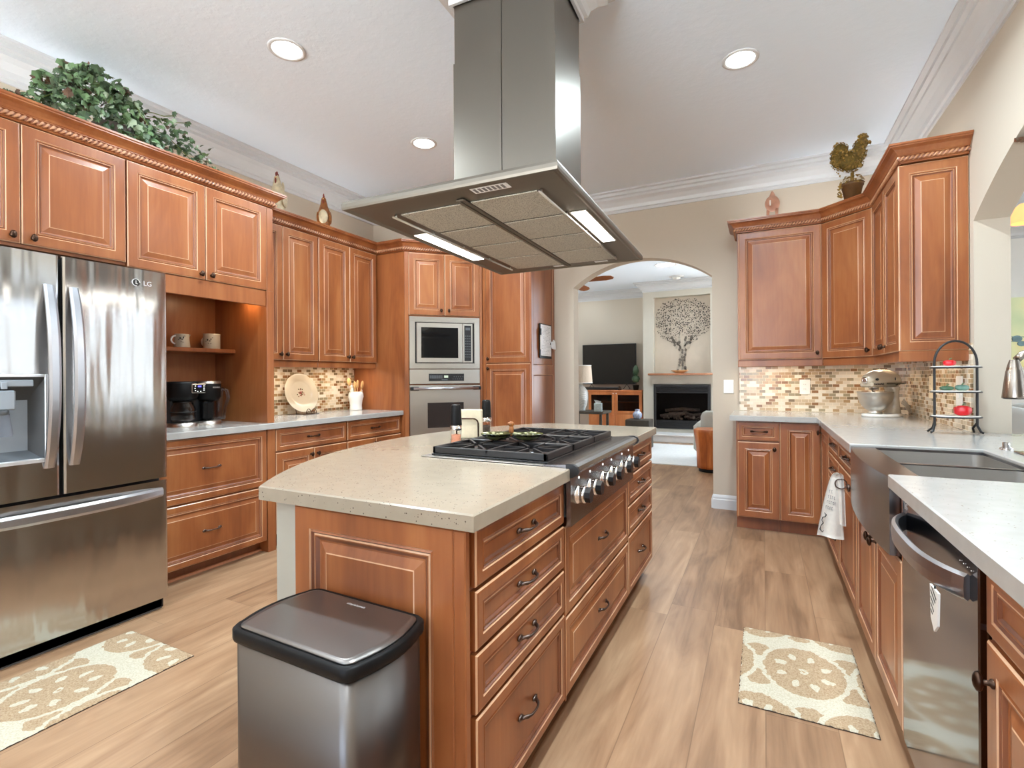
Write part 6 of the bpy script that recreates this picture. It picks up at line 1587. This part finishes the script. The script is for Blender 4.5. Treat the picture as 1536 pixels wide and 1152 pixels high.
MB().lathe([(1e-4, 0), (.07, 0), (.085, .05), (.06, .11), (.022, .14), (.018, .17), (.012, .20), (1e-4, .205)], 20).build('bottle', 'glass_jug', lp_)
to = thing('potted_topiary', 'small two-ball dark green topiary in a dark pot on the console', 'topiary', (-2.31, 10.20, .952))
MB().lathe([(1e-4, 0), (.050, 0), (.065, .10), (.070, .105), (.060, .105), (1e-4, .10)], 18).build('pot', 'black_satin', to)
MB().tube([(0, 0, .10), (0, 0, .36)], .007, 8).build('stem', 'pot_brown', to)
random.seed(14); mb = MB()
for (c_, r_) in (((0, 0, .225), (.082, .082, .078)), ((0, 0, .40), (.058, .058, .11))):
    mb.ball(c_, tuple(x * .92 for x in r_), 14, 10)
    for i in range(150):
        d = Vector((random.gauss(0, 1), random.gauss(0, 1), random.gauss(0, 1))).normalized(); z = d.z; tp_ = (1 - .35 * z if r_[2] > .1 else 1)
        leaf(mb, (c_[0] + d.x * r_[0] * tp_, c_[1] + d.y * r_[1] * tp_, c_[2] + z * r_[2]), d, (0, 0, -1), .022, 0)
mb.build('foliage', 'leaf_dark', to)['kind'] = 'stuff'
tag(MB().lathe([(1e-4, 0), (.03, 0), (.045, .02), (.02, .045), (.03, .07), (1e-4, .085)], 14, c=(-2.62, 10.10, .952)).build('metal_ornament', 'bronze'), 'small dark metal ornament on the console in front of the television', 'ornament')

# side table, lamp, tissue box and jar nearer the arch
st2 = thing('side_table', 'dark side table with a pale edge carrying the patterned lamp', 'table', (-2.55, 8.20, .014))
mb = MB(); mb.bbox(-.42, .22, -.25, .25, .60, .640, .008); mb.build('top', 'dark_table', st2)
for (x, y) in ((-.36, -.20), (.16, -.20), (-.36, .20), (.16, .20)): MB().bbox(x - .02, x + .02, y - .02, y + .02, 0, .60, .004).build('leg', 'dark_table', st2)
la = thing('table_lamp', 'white patterned ceramic table lamp with a pleated beige drum shade', 'lamp', (-2.78, 8.15, .655))
MB().lathe([(1e-4, 0), (.075, 0), (.08, .015), (.075, .03), (.105, .10), (.125, .22), (.115, .33), (.07, .40), (.035, .425), (.03, .44), (1e-4, .44)], 28).build('lamp_base', 'lamp_pattern', la)
MB().tube([(0, 0, .43), (0, 0, .56)], .008, 8).build('stem', 'steel', la)
mb = MB(); n = 90; vs = []; fs = []
for j, (r, z) in enumerate(((.195, .465), (.175, .765))):
    for i in range(n): a = 2 * PI * i / n; q = r + (.004 if i % 2 else 0); vs.append((q * math.cos(a), q * math.sin(a), z))
for i in range(n): fs.append((i, (i + 1) % n, n + (i + 1) % n, n + i))
mb.add(vs, fs); shd = mb.build('lamp_shade', 'shade_fabric', la)
mb = MB(); mb.tube([(.196 * math.cos(a), .196 * math.sin(a), .470) for a in [2 * PI * i / 40 for i in range(40)]], .008, 6, closed=True); mb.tube([(.176 * math.cos(a), .176 * math.sin(a), .762) for a in [2 * PI * i / 40 for i in range(40)]], .008, 6, closed=True); mb.build('shade_trim', 'white_plastic', shd)
tb_ = thing('tissue_box', 'pale patterned tissue box with a tissue pulled up on the side table', 'tissue box', (-2.45, 8.06, .655), .25)
MB().bbox(-.065, .065, -.065, .065, 0, .135, .004).build('box', 'tissue_box', tb_)
mb = MB(); vs = [(-.04, 0, .134), (.04, 0, .134), (.05, .02, .165), (-.02, -.02, .185), (-.07, .01, .190), (-.05, 0, .16)]; solid(mb, vs, [(0, 1, 2, 3, 4, 5)], .003); mb.build('tissue', 'paper', tb_)
ja = thing('ginger_jar', 'small blue and white porcelain jar low in front of the console', 'jar', (-1.93, 8.62, .50))
MB().lathe([(1e-4, 0), (.05, 0), (.075, .04), (.078, .09), (.055, .125), (.038, .13), (.038, .16), (.044, .165), (1e-4, .172)], 22).build('body', 'porcelain_blue', ja)
tag(MB().bbox(-2.10, -1.70, 8.45, 8.80, .0145, .499, .01).build('low_stand', 'dark_table'), 'low dark wooden stand carrying the blue and white jar', 'stand')

# recliner corner and tree stump table by the arch
sp2 = thing('stump_table', 'polished tree stump side table just beyond the arch', 'side table', (-.615, 6.95, 0))
mb = MB(); random.seed(17); loops = []; n = 26; ph = [random.uniform(-.06, .06) for _ in range(n)]
for (z, q) in ((.045, .92), (.10, .93), (.25, .96), (.40, 1.04), (.50, 1.12), (.535, 1.13), (.545, 1.10)):
    loops.append([(.185 * q * (1 + ph[i] + .05 * math.sin(3 * 2 * PI * i / n + z * 3)) * math.cos(2 * PI * i / n), .185 * q * (1 + ph[i]) * math.sin(2 * PI * i / n), z) for i in range(n)])
loft(mb, loops); mb.build('trunk_block', 'stump_wood', sp2)
MB().lathe([(1e-4, 0), (.15, 0), (.15, .045), (1e-4, .045)], 22).build('base', 'black_satin', sp2)
ch = thing('armchair', 'pale grey upholstered chair partly hidden behind the tree stump table', 'chair', (-.40, 7.72, .014))
mb = MB(); mb.bbox(-.36, .36, -.20, .34, .16, .46, .06); mb.build('seat', 'chair_grey', ch)
for s_ in (-1, 1): MB().bbox(s_ * .40 - .09, s_ * .40 + .09, -.28, .36, .14, .56, .05).build('arm', 'chair_grey', ch)
mb = MB(); loft(mb, [[(-.38 * q + .76 * q * i / 12 if k == 0 else .38 * q - .76 * q * i / 12, (-.30 - o if k == 0 else -.16 - o) - .05 * math.cos((i / 12 - .5) * PI), z) for k in (0, 1) for i in range(13)] for (z, o, q) in ((.16, 0, 1), (.45, .03, 1.02), (.66, .06, 1.0), (.71, .06, .94), (.73, .05, .85))]); mb.build('backrest', 'chair_grey', ch)
for (x, y) in ((-.34, -.2), (.34, -.2), (-.34, .3), (.34, .3)): MB().bbox(x - .02, x + .02, y - .02, y + .02, 0, .16, .004).build('leg', 'chair_wood', ch)

# ceiling fan in the living room, one blade showing in the arch
cfan = thing('ceiling_fan', 'brown bladed ceiling fan in the living room, one blade showing in the arch', 'ceiling fan', (-2.80, 7.52, CEIL))
MB().lathe([(.07, 0), (.06, -.05), (.015, -.06), (.015, -.28), (.09, -.30), (.10, -.36), (.06, -.40), (1e-4, -.41)], 24).build('motor', 'bronze', cfan)
for k in range(4):
    a = k * PI / 2 - .02; mb = MB(); mb.T = Matrix.Rotation(a, 4, 'Z') @ Matrix.Rotation(math.radians(-13), 4, 'X')
    pts = [(.12, -.03), (.25, -.065), (.66, -.080), (.77, -.055), (.80, 0), (.77, .055), (.66, .080), (.25, .065), (.12, .03)]; mb.prism(pts, -.352, -.344); mb.build('blade', 'fan_blade', cfan)

# ------------------------------------------------------------------ dining room beyond the pass-through
pa = thing('leaf_painting', 'yellow green canvas with grey leaf sprigs on the dining room wall', 'painting', (3.0, 8.17, 1.735))
MB().bbox(-.65, .65, -.01, .028, -.42, .42, .003).build('canvas', 'canvas_painting', pa)
mb = MB()
for (x0, z0, n_, s_) in ((-.64, -.10, 5, .05), (-.60, -.16, 5, .04)):
    mb.tube([(x0, -.012, z0), (x0 + .3, -.012, z0 + .05), (x0 + .7, -.012, z0 + .02)], .005, 6)
    for k in range(n_): mb.ball((x0 + .12 + k * .13, -.012, z0 + .02 + .02 * (k % 2)), (s_, .003, s_ * .8), 10, 6)
mb.build('leaf_sprigs', 'leaf_print', pa)
def dchair(loc, rz, lab):
    t = thing('dining_chair', lab, 'chair', loc, rz, 'dining chairs')
    mb = MB(); mb.bbox(-.24, .24, -.24, .24, .42, .50, .03); mb.build('seat', 'chair_pale', t)
    mb = MB(); loops = []
    for (z, w_, o) in ((.48, .20, 0), (.60, .235, .02), (.78, .25, .045), (.88, .235, .055), (.93, .19, .058), (.95, .10, .058)):
        loops.append([(-w_ + 2 * w_ * i / 10, -.25 - o - .03 * math.cos((i / 10 - .5) * PI), z) for i in range(11)] + [(w_ - 2 * w_ * i / 10, -.19 - o - .03 * math.cos((i / 10 - .5) * PI), z) for i in range(11)])
    loft(mb, loops); mb.build('backrest', 'chair_pale', t)
    for (x, y) in ((-.2, -.2), (.2, -.2), (-.2, .2), (.2, .2)): MB().tube([(x * .9, y * .9, .43), (x * 1.1, y * 1.1, 0)], [.02, .013], 8).build('leg', 'chair_wood', t)
dchair((1.93, 6.15, 0), math.radians(-20), 'pale grey dining chair, nearer the arch pillar')
dchair((2.42, 6.75, 0), math.radians(-20), 'pale grey dining chair, farther one beyond its twin')
dt = thing('dining_table', 'wooden dining table edge beside the pale chairs', 'table', (3.9, 5.3, 0))
MB().bbox(-.55, .9, -1.0, 1.0, .72, .76, .006).build('top', 'chair_wood', dt)
for (x, y) in ((-.4, -.85), (.75, -.85), (-.4, .85), (.75, .85)): MB().bbox(x - .04, x + .04, y - .04, y + .04, 0, .72, .005).build('leg', 'chair_wood', dt)
cl = thing('chandelier', 'chandelier with amber glass shades hanging in the dining room', 'chandelier', (2.045, 5.15, CEIL + .20))
MB().tube([(0, 0, -.2), (0, 0, -.70)], .008, 8).build('rod', 'bronze', cl)
MB().ball((0, 0, -.72), (.04, .04, .07), 16, 10).build('hub', 'bronze', cl)
for k in range(5):
    a = 2 * PI * k / 5 + PI; x, y = .27 * math.cos(a), .27 * math.sin(a)
    am = MB().tube([(0, 0, -.74), (x * .5, y * .5, -.82), (x * .9, y * .9, -.80), (x, y, -.74)], .007, 8).build('arm', 'bronze', cl)
    MB().lathe([(.030, -.74), (.062, -.775), (.078, -.83), (.082, -.88), (.078, -.885)], 22, c=(x, y, 0)).build('shade', 'amber_glow', am)
